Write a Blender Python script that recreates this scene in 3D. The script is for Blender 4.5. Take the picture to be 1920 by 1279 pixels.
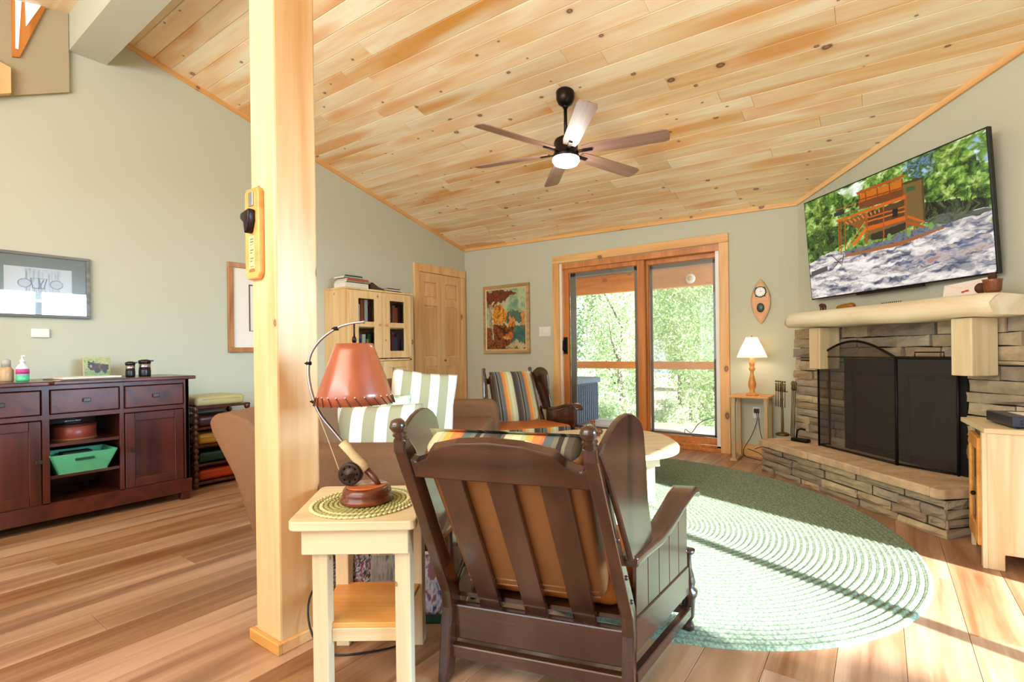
import bpy, bmesh, math, random
import numpy as np
from mathutils import Vector, Matrix
sc = bpy.context.scene
for o in list(bpy.data.objects): bpy.data.objects.remove(o)
R = math.radians
# ---------------------------------------------------------------- camera
YAW, PITCH, ROLL, FOC, CX, CY, CAMH = -.5921, -.0013, -.0126, 929.19, 1025.67, 658.99, 1.04
fv = Vector((math.sin(YAW)*math.cos(PITCH), math.cos(YAW)*math.cos(PITCH), math.sin(PITCH)))
rt = Vector((math.cos(YAW), -math.sin(YAW), 0)); upv = rt.cross(fv)
ca = rt*math.cos(ROLL)+upv*math.sin(ROLL); cb = -rt*math.sin(ROLL)+upv*math.cos(ROLL)
cam = bpy.data.cameras.new('camera'); camo = bpy.data.objects.new('camera', cam); sc.collection.objects.link(camo)
M = Matrix.Identity(4)
for i in range(3): M[i][0] = ca[i]; M[i][1] = cb[i]; M[i][2] = -fv[i]
M[2][3] = CAMH
camo.matrix_world = M
cam.sensor_width = 36; cam.lens = FOC/1920*36; cam.clip_start = .02; cam.clip_end = 300
cam.shift_x = (960-CX)/1920; cam.shift_y = (CY-639.5)/1920
sc.camera = camo
# ---------------------------------------------------------------- light
sc.view_settings.view_transform = 'Standard'; sc.view_settings.look = 'None'
sc.view_settings.exposure = 0.0; sc.view_settings.gamma = 1; sc.view_settings.use_curve_mapping = False
w = bpy.data.worlds.new('sky'); sc.world = w; w.use_nodes = True
wn = w.node_tree.nodes; wn['Background'].inputs[0].default_value = (.80, .90, 1.0, 1); wn['Background'].inputs[1].default_value = 1.6
def light(name, kind, loc, energy, color, **kw):
    l = bpy.data.lights.new(name, kind); l.energy = energy; l.color = color
    o = bpy.data.objects.new(name, l); sc.collection.objects.link(o); o.location = loc
    d = kw.pop('dir', None)
    if d is not None: o.rotation_euler = Vector(d).to_track_quat('-Z', 'Y').to_euler()
    for k, v in kw.items(): setattr(l, k, v)
    return o
EL = R(33)
light('sun', 'SUN', (6, -3, 6), 24, (1, .98, .96), dir=(-.945*math.cos(EL), .327*math.cos(EL), -math.sin(EL)), angle=R(.9))
light('sky_outside_right_door', 'AREA', (8.5, 2.6, 2.7), 2700, (.47, .75, 1), dir=(-1, -.08, -.12), shape='RECTANGLE', size=6.5, size_y=2.4)
light('front_fill_light', 'AREA', (-1.6, -2.55, 1.6), 70, (.90, .97, 1), dir=(0, 1, .05), shape='RECTANGLE', size=4.6, size_y=2.2)  # added fill at the unseen front opening behind the camera
light('loft_fill_light', 'AREA', (-1.5, -1.6, 2.3), 140, (.93, .97, 1), dir=(-.1, .6, .6), shape='RECTANGLE', size=3.4, size_y=.9)  # added fill hanging mid-room, aimed up to brighten the ceiling
light('fan_bulb', 'POINT', (-1.89, 3.09, 2.34), 8, (1, .95, .86), shadow_soft_size=.06)
light('table_lamp_bulb', 'POINT', (-.985, 4.85, 1.03), 2.2, (1, .84, .62), shadow_soft_size=.03)
light('table_lamp_bulb_low', 'POINT', (-.985, 4.85, .97), .8, (1, .84, .62), shadow_soft_size=.03)

# ---------------------------------------------------------------- materials
def lin(c):
    if isinstance(c, str): c = [int(c[i:i+2], 16)/255 for i in (0, 2, 4)]
    return tuple((x/12.92 if x <= .04045 else ((x+.055)/1.055)**2.4) for x in c)
def c4(c): return (*lin(c), 1)
def newmat(name):
    m = bpy.data.materials.new(name); m.use_nodes = True
    return m, m.node_tree.nodes, m.node_tree.links, m.node_tree.nodes['Principled BSDF']
def flat(name, c, rough=.6, metal=0, noise=.06, scale=30, bump=0, **kw):
    m, n, l, b = newmat(name)
    b.inputs['Roughness'].default_value = rough; b.inputs['Metallic'].default_value = metal
    tc = n.new('ShaderNodeTexCoord'); nz = n.new('ShaderNodeTexNoise'); nz.inputs['Scale'].default_value = scale
    l.new(tc.outputs['Object'], nz.inputs['Vector'])
    mx = n.new('ShaderNodeMix'); mx.data_type = 'RGBA'
    k = lin(c); mx.inputs[6].default_value = (*[x*(1-noise) for x in k], 1); mx.inputs[7].default_value = (*[min(1, x*(1+noise)) for x in k], 1)
    l.new(nz.outputs[0], mx.inputs[0]); l.new(mx.outputs[2], b.inputs['Base Color'])
    if bump:
        bp = n.new('ShaderNodeBump'); bp.inputs['Strength'].default_value = bump; bp.inputs['Distance'].default_value = .004
        l.new(nz.outputs[0], bp.inputs['Height']); l.new(bp.outputs[0], b.inputs['Normal'])
    for kk, v in kw.items(): b.inputs[kk].default_value = v
    return m
def wood(name, dark, light_, axis='X', sc_=1.0, rough=.42, knots=0, kth=.45, kel=.68, kdark='5a2a10', var=.35, stain=None, coat=0, grain=9):
    """grain along axis; per object offset and tone; optional knots"""
    m, n, l, b = newmat(name); b.inputs['Roughness'].default_value = rough
    if coat: b.inputs['Coat Weight'].default_value = coat; b.inputs['Coat Roughness'].default_value = .15
    tc = n.new('ShaderNodeTexCoord'); oi = n.new('ShaderNodeObjectInfo')
    off = n.new('ShaderNodeVectorMath'); off.operation = 'SCALE'; off.inputs[0].default_value = (37, 53, 71)
    l.new(oi.outputs['Random'], off.inputs['Scale'])
    ad = n.new('ShaderNodeVectorMath'); ad.operation = 'ADD'; l.new(tc.outputs['Object'], ad.inputs[0]); l.new(off.outputs[0], ad.inputs[1])
    def mapped(a, o_):
        mp = n.new('ShaderNodeMapping'); s = [o_]*3; s['XYZ'.index(axis)] = a
        mp.inputs['Scale'].default_value = [q*sc_ for q in s]; l.new(ad.outputs[0], mp.inputs['Vector']); return mp
    g = n.new('ShaderNodeTexNoise'); g.inputs['Scale'].default_value = 1; g.inputs['Detail'].default_value = 5; g.inputs['Distortion'].default_value = .8
    l.new(mapped(.7, grain).outputs[0], g.inputs['Vector'])
    g2 = n.new('ShaderNodeTexNoise'); g2.inputs['Scale'].default_value = 1; g2.inputs['Detail'].default_value = 3
    l.new(mapped(2.5, grain*7).outputs[0], g2.inputs['Vector'])
    mxg = n.new('ShaderNodeMath'); mxg.operation = 'MULTIPLY_ADD'; mxg.inputs[1].default_value = .25; l.new(g2.outputs[0], mxg.inputs[0]); l.new(g.outputs[0], mxg.inputs[2])
    rp = n.new('ShaderNodeValToRGB'); e = rp.color_ramp.elements
    e[0].position = .42; e[0].color = c4(dark); e[1].position = .76; e[1].color = c4(light_)
    l.new(mxg.outputs[0], rp.inputs[0]); col = rp.outputs[0]
    if stain:
        s = n.new('ShaderNodeTexNoise'); s.inputs['Scale'].default_value = 1; s.inputs['Detail'].default_value = 1
        l.new(mapped(.9, 4.2).outputs[0], s.inputs['Vector'])
        sr = n.new('ShaderNodeValToRGB'); sr.color_ramp.elements[0].position = .55; sr.color_ramp.elements[1].position = .68
        l.new(s.outputs[0], sr.inputs[0])
        mx = n.new('ShaderNodeMix'); mx.data_type = 'RGBA'; mx.inputs[7].default_value = c4(stain)
        sm = n.new('ShaderNodeMath'); sm.operation = 'MULTIPLY'; sm.inputs[1].default_value = .75; l.new(sr.outputs[0], sm.inputs[0])
        l.new(sm.outputs[0], mx.inputs[0]); l.new(col, mx.inputs[6]); col = mx.outputs[2]
    hs = n.new('ShaderNodeHueSaturation'); mr = n.new('ShaderNodeMapRange'); mr.inputs[3].default_value = 1-var*.5; mr.inputs[4].default_value = 1+var*.5
    l.new(oi.outputs['Random'], mr.inputs[0]); l.new(mr.outputs[0], hs.inputs['Value']); l.new(col, hs.inputs['Color'])
    ms = n.new('ShaderNodeMapRange'); ms.inputs[3].default_value = 1+var*.4; ms.inputs[4].default_value = 1-var*.4
    l.new(oi.outputs['Random'], ms.inputs[0]); l.new(ms.outputs[0], hs.inputs['Saturation']); col = hs.outputs[0]
    if knots:
        dn = n.new('ShaderNodeTexNoise'); dn.inputs['Scale'].default_value = 14; l.new(ad.outputs[0], dn.inputs['Vector'])
        dv = n.new('ShaderNodeVectorMath'); dv.operation = 'MULTIPLY_ADD'; dv.inputs[1].default_value = (.012, .012, .012); l.new(dn.outputs[1], dv.inputs[0]); l.new(ad.outputs[0], dv.inputs[2])
        sx = n.new('ShaderNodeSeparateXYZ'); l.new(dv.outputs[0], sx.inputs[0]); oth = [i for i in range(3) if i != 'XYZ'.index(axis)]
        su = n.new('ShaderNodeMath'); l.new(sx.outputs[oth[0]], su.inputs[0]); l.new(sx.outputs[oth[1]], su.inputs[1])
        m1 = n.new('ShaderNodeMath'); m1.operation = 'MULTIPLY'; m1.inputs[1].default_value = knots; l.new(su.outputs[0], m1.inputs[0])
        m2 = n.new('ShaderNodeMath'); m2.operation = 'MULTIPLY'; m2.inputs[1].default_value = knots*kel; l.new(sx.outputs['XYZ'.index(axis)], m2.inputs[0])
        cx_ = n.new('ShaderNodeCombineXYZ'); l.new(m1.outputs[0], cx_.inputs[0]); l.new(m2.outputs[0], cx_.inputs[1])
        v = n.new('ShaderNodeTexVoronoi'); v.voronoi_dimensions = '2D'; v.inputs['Scale'].default_value = 1; l.new(cx_.outputs[0], v.inputs['Vector'])
        sp = n.new('ShaderNodeSeparateColor'); l.new(v.outputs['Color'], sp.inputs[0])
        gt = n.new('ShaderNodeMath'); gt.operation = 'GREATER_THAN'; gt.inputs[1].default_value = kth; l.new(sp.outputs[0], gt.inputs[0])
        szr = n.new('ShaderNodeMapRange'); szr.inputs[3].default_value = 2.3; szr.inputs[4].default_value = .62; l.new(sp.outputs[1], szr.inputs[0])
        dm = n.new('ShaderNodeMath'); dm.operation = 'MULTIPLY'; l.new(v.outputs['Distance'], dm.inputs[0]); l.new(szr.outputs[0], dm.inputs[1])
        kr = n.new('ShaderNodeValToRGB'); q = kr.color_ramp.elements
        q[0].position = 0; q[0].color = (.5, .5, .5, 1); q[1].position = .04; q[1].color = (.9, .9, .9, 1)
        x = q.new(.052); x.color = (.75, .75, .75, 1); x = q.new(.066); x.color = (.16, .16, .16, 1); x = q.new(.12); x.color = (0, 0, 0, 1)
        l.new(dm.outputs[0], kr.inputs[0])
        mm = n.new('ShaderNodeMath'); mm.operation = 'MULTIPLY'; l.new(kr.outputs[0], mm.inputs[0]); l.new(gt.outputs[0], mm.inputs[1])
        mx = n.new('ShaderNodeMix'); mx.data_type = 'RGBA'; mx.inputs[7].default_value = c4(kdark)
        l.new(mm.outputs[0], mx.inputs[0]); l.new(col, mx.inputs[6]); col = mx.outputs[2]
    l.new(col, b.inputs['Base Color'])
    bp = n.new('ShaderNodeBump'); bp.inputs['Strength'].default_value = .12; bp.inputs['Distance'].default_value = .002
    l.new(g2.outputs[0], bp.inputs['Height']); l.new(bp.outputs[0], b.inputs['Normal'])
    return m
def stripes(name, cols, axis='X', freq=1.0, off=0., rough=.85, weave=220):
    m, n, l, b = newmat(name); b.inputs['Roughness'].default_value = rough
    tc = n.new('ShaderNodeTexCoord'); sx = n.new('ShaderNodeSeparateXYZ'); l.new(tc.outputs['Object'], sx.inputs[0])
    ma = n.new('ShaderNodeMath'); ma.operation = 'MULTIPLY_ADD'; ma.inputs[1].default_value = freq; ma.inputs[2].default_value = off+10; l.new(sx.outputs['XYZ'.index(axis)], ma.inputs[0])
    fr = n.new('ShaderNodeMath'); fr.operation = 'FRACT'; l.new(ma.outputs[0], fr.inputs[0])
    rp = n.new('ShaderNodeValToRGB'); rp.color_ramp.interpolation = 'CONSTANT'; el = rp.color_ramp.elements
    el[0].position = cols[0][0]; el[0].color = c4(cols[0][1]); el[1].position = cols[1][0]; el[1].color = c4(cols[1][1])
    for p, c in cols[2:]: k = el.new(p); k.color = c4(c)
    l.new(fr.outputs[0], rp.inputs[0]); l.new(rp.outputs[0], b.inputs['Base Color'])
    nz = n.new('ShaderNodeTexNoise'); nz.inputs['Scale'].default_value = weave; l.new(tc.outputs['Object'], nz.inputs['Vector'])
    bp = n.new('ShaderNodeBump'); bp.inputs['Strength'].default_value = .3; bp.inputs['Distance'].default_value = .002
    l.new(nz.outputs[0], bp.inputs['Height']); l.new(bp.outputs[0], b.inputs['Normal'])
    return m
def attr_mat(name, emit=0, rough=.5, coat=0):
    m, n, l, b = newmat(name); a = n.new('ShaderNodeAttribute'); a.attribute_name = 'Col'; b.inputs['Roughness'].default_value = rough
    if coat: b.inputs['Coat Weight'].default_value = coat; b.inputs['Coat Roughness'].default_value = .03
    if emit:
        b.inputs['Base Color'].default_value = (.01, .01, .01, 1); l.new(a.outputs['Color'], b.inputs['Emission Color']); b.inputs['Emission Strength'].default_value = emit
    else: l.new(a.outputs['Color'], b.inputs['Base Color'])
    return m
def glass(name, c=(1, 1, 1), a=.12, rough=.0, ior=1.45):
    m, n, l, b = newmat(name); n.remove(b)
    t = n.new('ShaderNodeBsdfTransparent'); t.inputs[0].default_value = (*c, 1); g = n.new('ShaderNodeBsdfGlossy'); g.inputs['Roughness'].default_value = rough
    f = n.new('ShaderNodeFresnel'); f.inputs[0].default_value = ior; mx = n.new('ShaderNodeMixShader'); l.new(f.outputs[0], mx.inputs[0]); l.new(t.outputs[0], mx.inputs[1]); l.new(g.outputs[0], mx.inputs[2])
    l.new(mx.outputs[0], n['Material Output'].inputs[0]); return m
def emis(name, c, s):
    m, n, l, b = newmat(name); b.inputs['Base Color'].default_value = (*c, 1); b.inputs['Emission Color'].default_value = (*c, 1); b.inputs['Emission Strength'].default_value = s; return m

WALL = flat('sage_paint', 'c4c5af', .8, noise=.015, scale=3)
WALLW = flat('painted_stair_shade', 'b3a383', .85, noise=.03, scale=2)  # stairwell shade put into the colour as a browner wall
CEIL = wood('pine_ceiling', 'eebf80', 'fcecc8', 'X', 1, .38, knots=4.6, kth=.5, kdark='6b3214', var=.16, stain='e39c4c', grain=5)
TRIM = wood('pine_trim', 'd99a52', 'f0c284', 'X', 1, .4, knots=3.0, kdark='6b3514', var=.1)
TRIMZ = wood('pine_trim_upright', 'd99a52', 'f0c284', 'Z', 1, .4, knots=3.0, kdark='6b3514', var=.1)
POST = wood('pine_post', 'd9a066', 'edc794', 'Z', 1, .32, knots=4.0, kdark='70401c', var=0, grain=6)
FLOOR = wood('oak_floor', '8a5e42', 'c49d7e', 'Y', 1, .34, knots=3.2, kth=.45, kel=.25, kdark='4a3226', var=.3, grain=9, stain='86603f')
DARKW = wood('dark_walnut', '3a1710', '5e2a1c', 'X', 1, .3, var=.08, coat=.3)
DARKZ = wood('dark_walnut_upright', '3a1710', '5e2a1c', 'Z', 1, .3, var=.08, coat=.3)
CHAIRW = wood('chair_walnut', '28130d', '4c2b20', 'Z', 1.3, .25, var=.1, coat=.9)
CHAIRX = wood('chair_walnut_cross', '28130d', '4c2b20', 'X', 1.3, .25, var=.1, coat=.9)
PALE = wood('pale_pine', 'd9ba8e', 'e9d8b4', 'X', 1.2, .45, knots=6, kth=.7, kdark='8a5a30', var=.06)
PALEZ = wood('pale_pine_upright', 'd9ba8e', 'e9d8b4', 'Z', 1.2, .45, knots=8, kth=.8, kdark='8a5a30', var=.06)
HONEY = wood('honey_pine', 'cf8338', 'e8a95c', 'X', 1, .35, knots=2, var=.05)
BOOKW = wood('bookcase_pine', 'd6a768', 'eac990', 'Z', 1, .4, knots=4.2, kdark='7a431c', var=.05)
CLOSET = wood('closet_pine', 'd9a061', 'eabd84', 'Z', 1, .4, var=.06)
DOORW = wood('cedar_door_frame', 'b56a2c', 'd98a45', 'Z', 1, .4, var=.1)
DECKW = wood('deck_board', 'a08c80', 'c4b2a6', 'X', 1, .7, var=.2)
CEDAR = wood('deck_cedar', 'cf7431', 'e8924a', 'X', 1, .55, var=.1, knots=3, kdark='a05020')
LOGW = wood('mantel_log', 'e3cba2', 'f5ead0', 'X', .8, .5, knots=1.5, kdark='a87848', var=.05)
BRONZE = flat('dark_bronze', '2b221e', .35, .8)
BLACKM = flat('black_iron', '141110', .45, .6)
STEEL = flat('brushed_steel', 'b9b4b8', .25, 1)
BRASS = flat('brass', '8f6f3c', .3, .9)
SOOT = flat('soot', '0c0b0a', .9)
SOFA = flat('brown_tweed', '80593a', .9, noise=.35, scale=260, bump=.5)
TAN = flat('tan_leather', '8a5c33', .45, noise=.08, scale=12)
ORANGE = flat('burnt_orange_seat', 'b5621f', .5, noise=.08, scale=15)
PEB = [flat(n_, c_, r_, noise=.1, scale=8) for n_, c_, r_ in (('vinyl_olive', 'c2b67c', .4), ('vinyl_brown', '4b2a22', .3), ('vinyl_mustard', 'c99a3c', .35), ('vinyl_green', '1d3a2b', .3), ('vinyl_orange', 'b8401a', .3))]
WHITE = flat('white_plastic', 'e9e7df', .5)
PAPER = flat('paper', 'e8e3d6', .7)
BLACKP = flat('black_plastic', '0e0e10', .35)
GLASS = glass('clear_glass', (.97, .98, .97))
SCREENG = flat('grey_screen_edge', '77706b', .7)
def mesh_mat(name, c, alpha):
    m, n, l, b = newmat(name); b.inputs['Base Color'].default_value = c4(c); b.inputs['Roughness'].default_value = .7
    t = n.new('ShaderNodeBsdfTransparent'); mx = n.new('ShaderNodeMixShader'); mx.inputs[0].default_value = alpha
    l.new(t.outputs[0], mx.inputs[1]); l.new(b.outputs[0], mx.inputs[2]); l.new(mx.outputs[0], n['Material Output'].inputs[0]); return m
MESHF = mesh_mat('fine_wire_mesh', '3a3530', .5)

def stone_mat(name, cols, rough=.85):
    m, n, l, b = newmat(name); b.inputs['Roughness'].default_value = rough
    tc = n.new('ShaderNodeTexCoord'); oi = n.new('ShaderNodeObjectInfo')
    off = n.new('ShaderNodeVectorMath'); off.operation = 'SCALE'; off.inputs[0].default_value = (37, 53, 71); l.new(oi.outputs['Random'], off.inputs['Scale'])
    ad = n.new('ShaderNodeVectorMath'); ad.operation = 'ADD'; l.new(tc.outputs['Object'], ad.inputs[0]); l.new(off.outputs[0], ad.inputs[1])
    rp = n.new('ShaderNodeValToRGB'); e = rp.color_ramp.elements; e[0].color = c4(cols[0]); e[1].color = c4(cols[-1])
    for i, c in enumerate(cols[1:-1]): k = e.new((i+1)/(len(cols)-1)); k.color = c4(c)
    l.new(oi.outputs['Random'], rp.inputs[0])
    nz = n.new('ShaderNodeTexNoise'); nz.inputs['Scale'].default_value = 11; nz.inputs['Detail'].default_value = 6; nz.inputs['Roughness'].default_value = .65; l.new(ad.outputs[0], nz.inputs['Vector'])
    hs = n.new('ShaderNodeHueSaturation'); mr = n.new('ShaderNodeMapRange'); mr.inputs[1].default_value = .3; mr.inputs[2].default_value = .7; mr.inputs[3].default_value = .74; mr.inputs[4].default_value = 1.25
    l.new(nz.outputs[0], mr.inputs[0]); l.new(mr.outputs[0], hs.inputs['Value']); l.new(rp.outputs[0], hs.inputs['Color'])
    n2 = n.new('ShaderNodeTexNoise'); n2.inputs['Scale'].default_value = 5; l.new(ad.outputs[0], n2.inputs['Vector'])
    mx = n.new('ShaderNodeMix'); mx.data_type = 'RGBA'; mx.inputs[7].default_value = c4('a58a6a'); r2 = n.new('ShaderNodeMapRange'); r2.inputs[1].default_value = .5; r2.inputs[2].default_value = .75; r2.inputs[4].default_value = .6
    l.new(n2.outputs[0], r2.inputs[0]); l.new(r2.outputs[0], mx.inputs[0]); l.new(hs.outputs[0], mx.inputs[6]); l.new(mx.outputs[2], b.inputs['Base Color'])
    bp = n.new('ShaderNodeBump'); bp.inputs['Strength'].default_value = .7; bp.inputs['Distance'].default_value = .012; l.new(nz.outputs[0], bp.inputs['Height']); l.new(bp.outputs[0], b.inputs['Normal'])
    return m
STONE = stone_mat('ledge_stone', ['7d766b', 'a0917a', 'bba88a', '8a7d6c', 'c9b694', '9c8468', 'a89c86', '8f7a66'])
CAP = stone_mat('flagstone_cap', ['c8a988', 'd4b898', 'bf9d7c'], .7)

# ---------------------------------------------------------------- mesh helpers
class MB:
    def __init__(s): s.v = []; s.f = []; s.sm = []
    def add(s, vs, fs, smooth=False, T=None):
        o = len(s.v)
        for p in vs: s.v.append(tuple(T @ Vector(p)) if T is not None else tuple(p))
        for f in fs: s.f.append([i+o for i in f]); s.sm.append(smooth)
        return s
    def box(s, x0, x1, y0, y1, z0, z1, T=None):
        vs = [(x, y, z) for z in (z0, z1) for y in (y0, y1) for x in (x0, x1)]
        return s.add(vs, [(0, 2, 3, 1), (4, 5, 7, 6), (0, 1, 5, 4), (2, 6, 7, 3), (0, 4, 6, 2), (1, 3, 7, 5)], T=T)
    def prism(s, poly, a0, a1, axis='y', smooth=False, T=None):
        """poly = 2d points in the other two axes (order xyz), extruded on axis"""
        n = len(poly); vs = []
        for a in (a0, a1):
            for p, q in poly: vs.append({'x': (a, p, q), 'y': (p, a, q), 'z': (p, q, a)}[axis])
        fs = [[(i+1) % n, i, n+i, n+(i+1) % n] for i in range(n)]
        s.add(vs, fs, smooth, T); o = len(s.v)-2*n
        s.f.append([o+i for i in range(n)]); s.sm.append(False); s.f.append([o+n+i for i in reversed(range(n))]); s.sm.append(False)
        return s
    def lathe(s, prof, n=16, c=(0, 0), T=None):
        vs = []; fs = []; k = len(prof)
        for r, z in prof:
            for i in range(n): a = 2*math.pi*i/n; vs.append((c[0]+r*math.cos(a), c[1]+r*math.sin(a), z))
        for j in range(k-1):
            for i in range(n): fs.append((j*n+i, j*n+(i+1) % n, (j+1)*n+(i+1) % n, (j+1)*n+i))
        fs.append(tuple(reversed(range(n)))); fs.append(tuple((k-1)*n+i for i in range(n)))
        return s.add(vs, fs, True, T)
    def tube(s, pts, r, n=8, T=None):
        pts = [Vector(p) for p in pts]; k = len(pts); rs = r if isinstance(r, (list, tuple)) else [r]*k
        vs = []; fs = []; up = None
        for j, p in enumerate(pts):
            t = (pts[min(j+1, k-1)]-pts[max(j-1, 0)]).normalized()
            if up is None: up = t.orthogonal().normalized()
            up = (up-t*up.dot(t)).normalized(); sd = t.cross(up)
            for i in range(n): a = 2*math.pi*i/n; q = p+(up*math.cos(a)+sd*math.sin(a))*rs[j]; vs.append(tuple(q))
        for j in range(k-1):
            for i in range(n): fs.append((j*n+i, j*n+(i+1) % n, (j+1)*n+(i+1) % n, (j+1)*n+i))
        fs.append(tuple(reversed(range(n)))); fs.append(tuple((k-1)*n+i for i in range(n)))
        return s.add(vs, fs, True, T)
    def ball(s, c, r, n=12, m=8, T=None):
        rx, ry, rz = r if isinstance(r, (tuple, list)) else (r, r, r)
        vs = [(c[0], c[1], c[2]-rz)]; fs = []
        for j in range(1, m):
            ph = -math.pi/2+math.pi*j/m
            for i in range(n): a = 2*math.pi*i/n; vs.append((c[0]+rx*math.cos(ph)*math.cos(a), c[1]+ry*math.cos(ph)*math.sin(a), c[2]+rz*math.sin(ph)))
        vs.append((c[0], c[1], c[2]+rz)); L = len(vs)-1
        for i in range(n): fs.append((0, 1+(i+1) % n, 1+i)); fs.append((L, L-n+i, L-n+(i+1) % n))
        for j in range(m-2):
            for i in range(n): a = 1+j*n; fs.append((a+i, a+(i+1) % n, a+n+(i+1) % n, a+n+i))
        return s.add(vs, fs, True, T)
    def build(s, name, mat, parent=None, bevel=0, seg=2, loc=None, rot=None, smooth=None, sub=0):
        me = bpy.data.meshes.new(name); me.from_pydata(s.v, [], s.f)
        me.polygons.foreach_set('use_smooth', s.sm if smooth is None else [smooth]*len(s.f)); me.materials.append(mat)
        bm = bmesh.new(); bm.from_mesh(me); bmesh.ops.recalc_face_normals(bm, faces=bm.faces); bm.to_mesh(me); bm.free()
        o = bpy.data.objects.new(name, me); sc.collection.objects.link(o)
        if parent: o.parent = parent
        if loc: o.location = loc
        if rot: o.rotation_euler = rot
        if bevel:
            b = o.modifiers.new('bevel', 'BEVEL'); b.width = bevel; b.segments = seg; b.limit_method = 'ANGLE'
            if seg > 2: me.polygons.foreach_set('use_smooth', [True]*len(me.polygons))
        if sub: q = o.modifiers.new('sub', 'SUBSURF'); q.levels = sub; q.render_levels = sub
        return o
def smooth(pts, m=5):
    P = [Vector(p) for p in pts]; out = []
    for i in range(len(P)-1):
        p0, p1, p2, p3 = P[max(i-1, 0)], P[i], P[i+1], P[min(i+2, len(P)-1)]
        for j in range(m): t = j/m; out.append(.5*((2*p1)+(p2-p0)*t+(2*p0-5*p1+4*p2-p3)*t*t+(3*p1-p0-3*p2+p3)*t**3))
    return out+[P[-1]]
def thing(name, label, cat, loc=(0, 0, 0), rz=0, group=None):
    o = bpy.data.objects.new(name, None); sc.collection.objects.link(o); o.empty_display_size = .1
    o.location = loc; o.rotation_euler = (0, 0, rz); o['label'] = label; o['category'] = cat
    if group: o['group'] = group
    return o
def tag(o, label, cat, group=None):
    o['label'] = label; o['category'] = cat
    if group: o['group'] = group
    return o
def struct(o, label=None):
    o['kind'] = 'structure'
    if label: o['label'] = label
    return o
def sempty(name, loc=(0, 0, 0), rz=0, label=None, cat=None):
    o = bpy.data.objects.new(name, None); sc.collection.objects.link(o); o.location = loc; o.rotation_euler = (0, 0, rz); o['kind'] = 'structure'
    if label: o['label'] = label
    return o
def cp(o, parent=None):
    c = o.copy(); sc.collection.objects.link(c); c.parent = parent
    for ch in [q for q in bpy.data.objects if q.parent == o]: cp(ch, c)
    return c
def camfr(xc, wd, z=0):  # point at sideways xc and depth wd in front of the camera position (floor frame used for angled furniture)
    return (rt.x*xc-.5581*wd, rt.y*xc+.8298*wd, z)
CROT = -YAW
# room constants
YB, XL, XR, YF = 5.068, -4.764, 1.15, -2.7
def cz(x, y): return 2.455-.019*(x+4.764)+.265*(YB-y)   # ceiling surface
CO = Vector((-.619, 5.068, 0))   # where back wall meets the diagonal wall; C frame: +x along wall, -y into the room
CRZ = R(-45)
def C3(s_, n_, z): return (CO.x+(s_+n_)*.70711, CO.y+(-s_+n_)*.70711, z)

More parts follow.
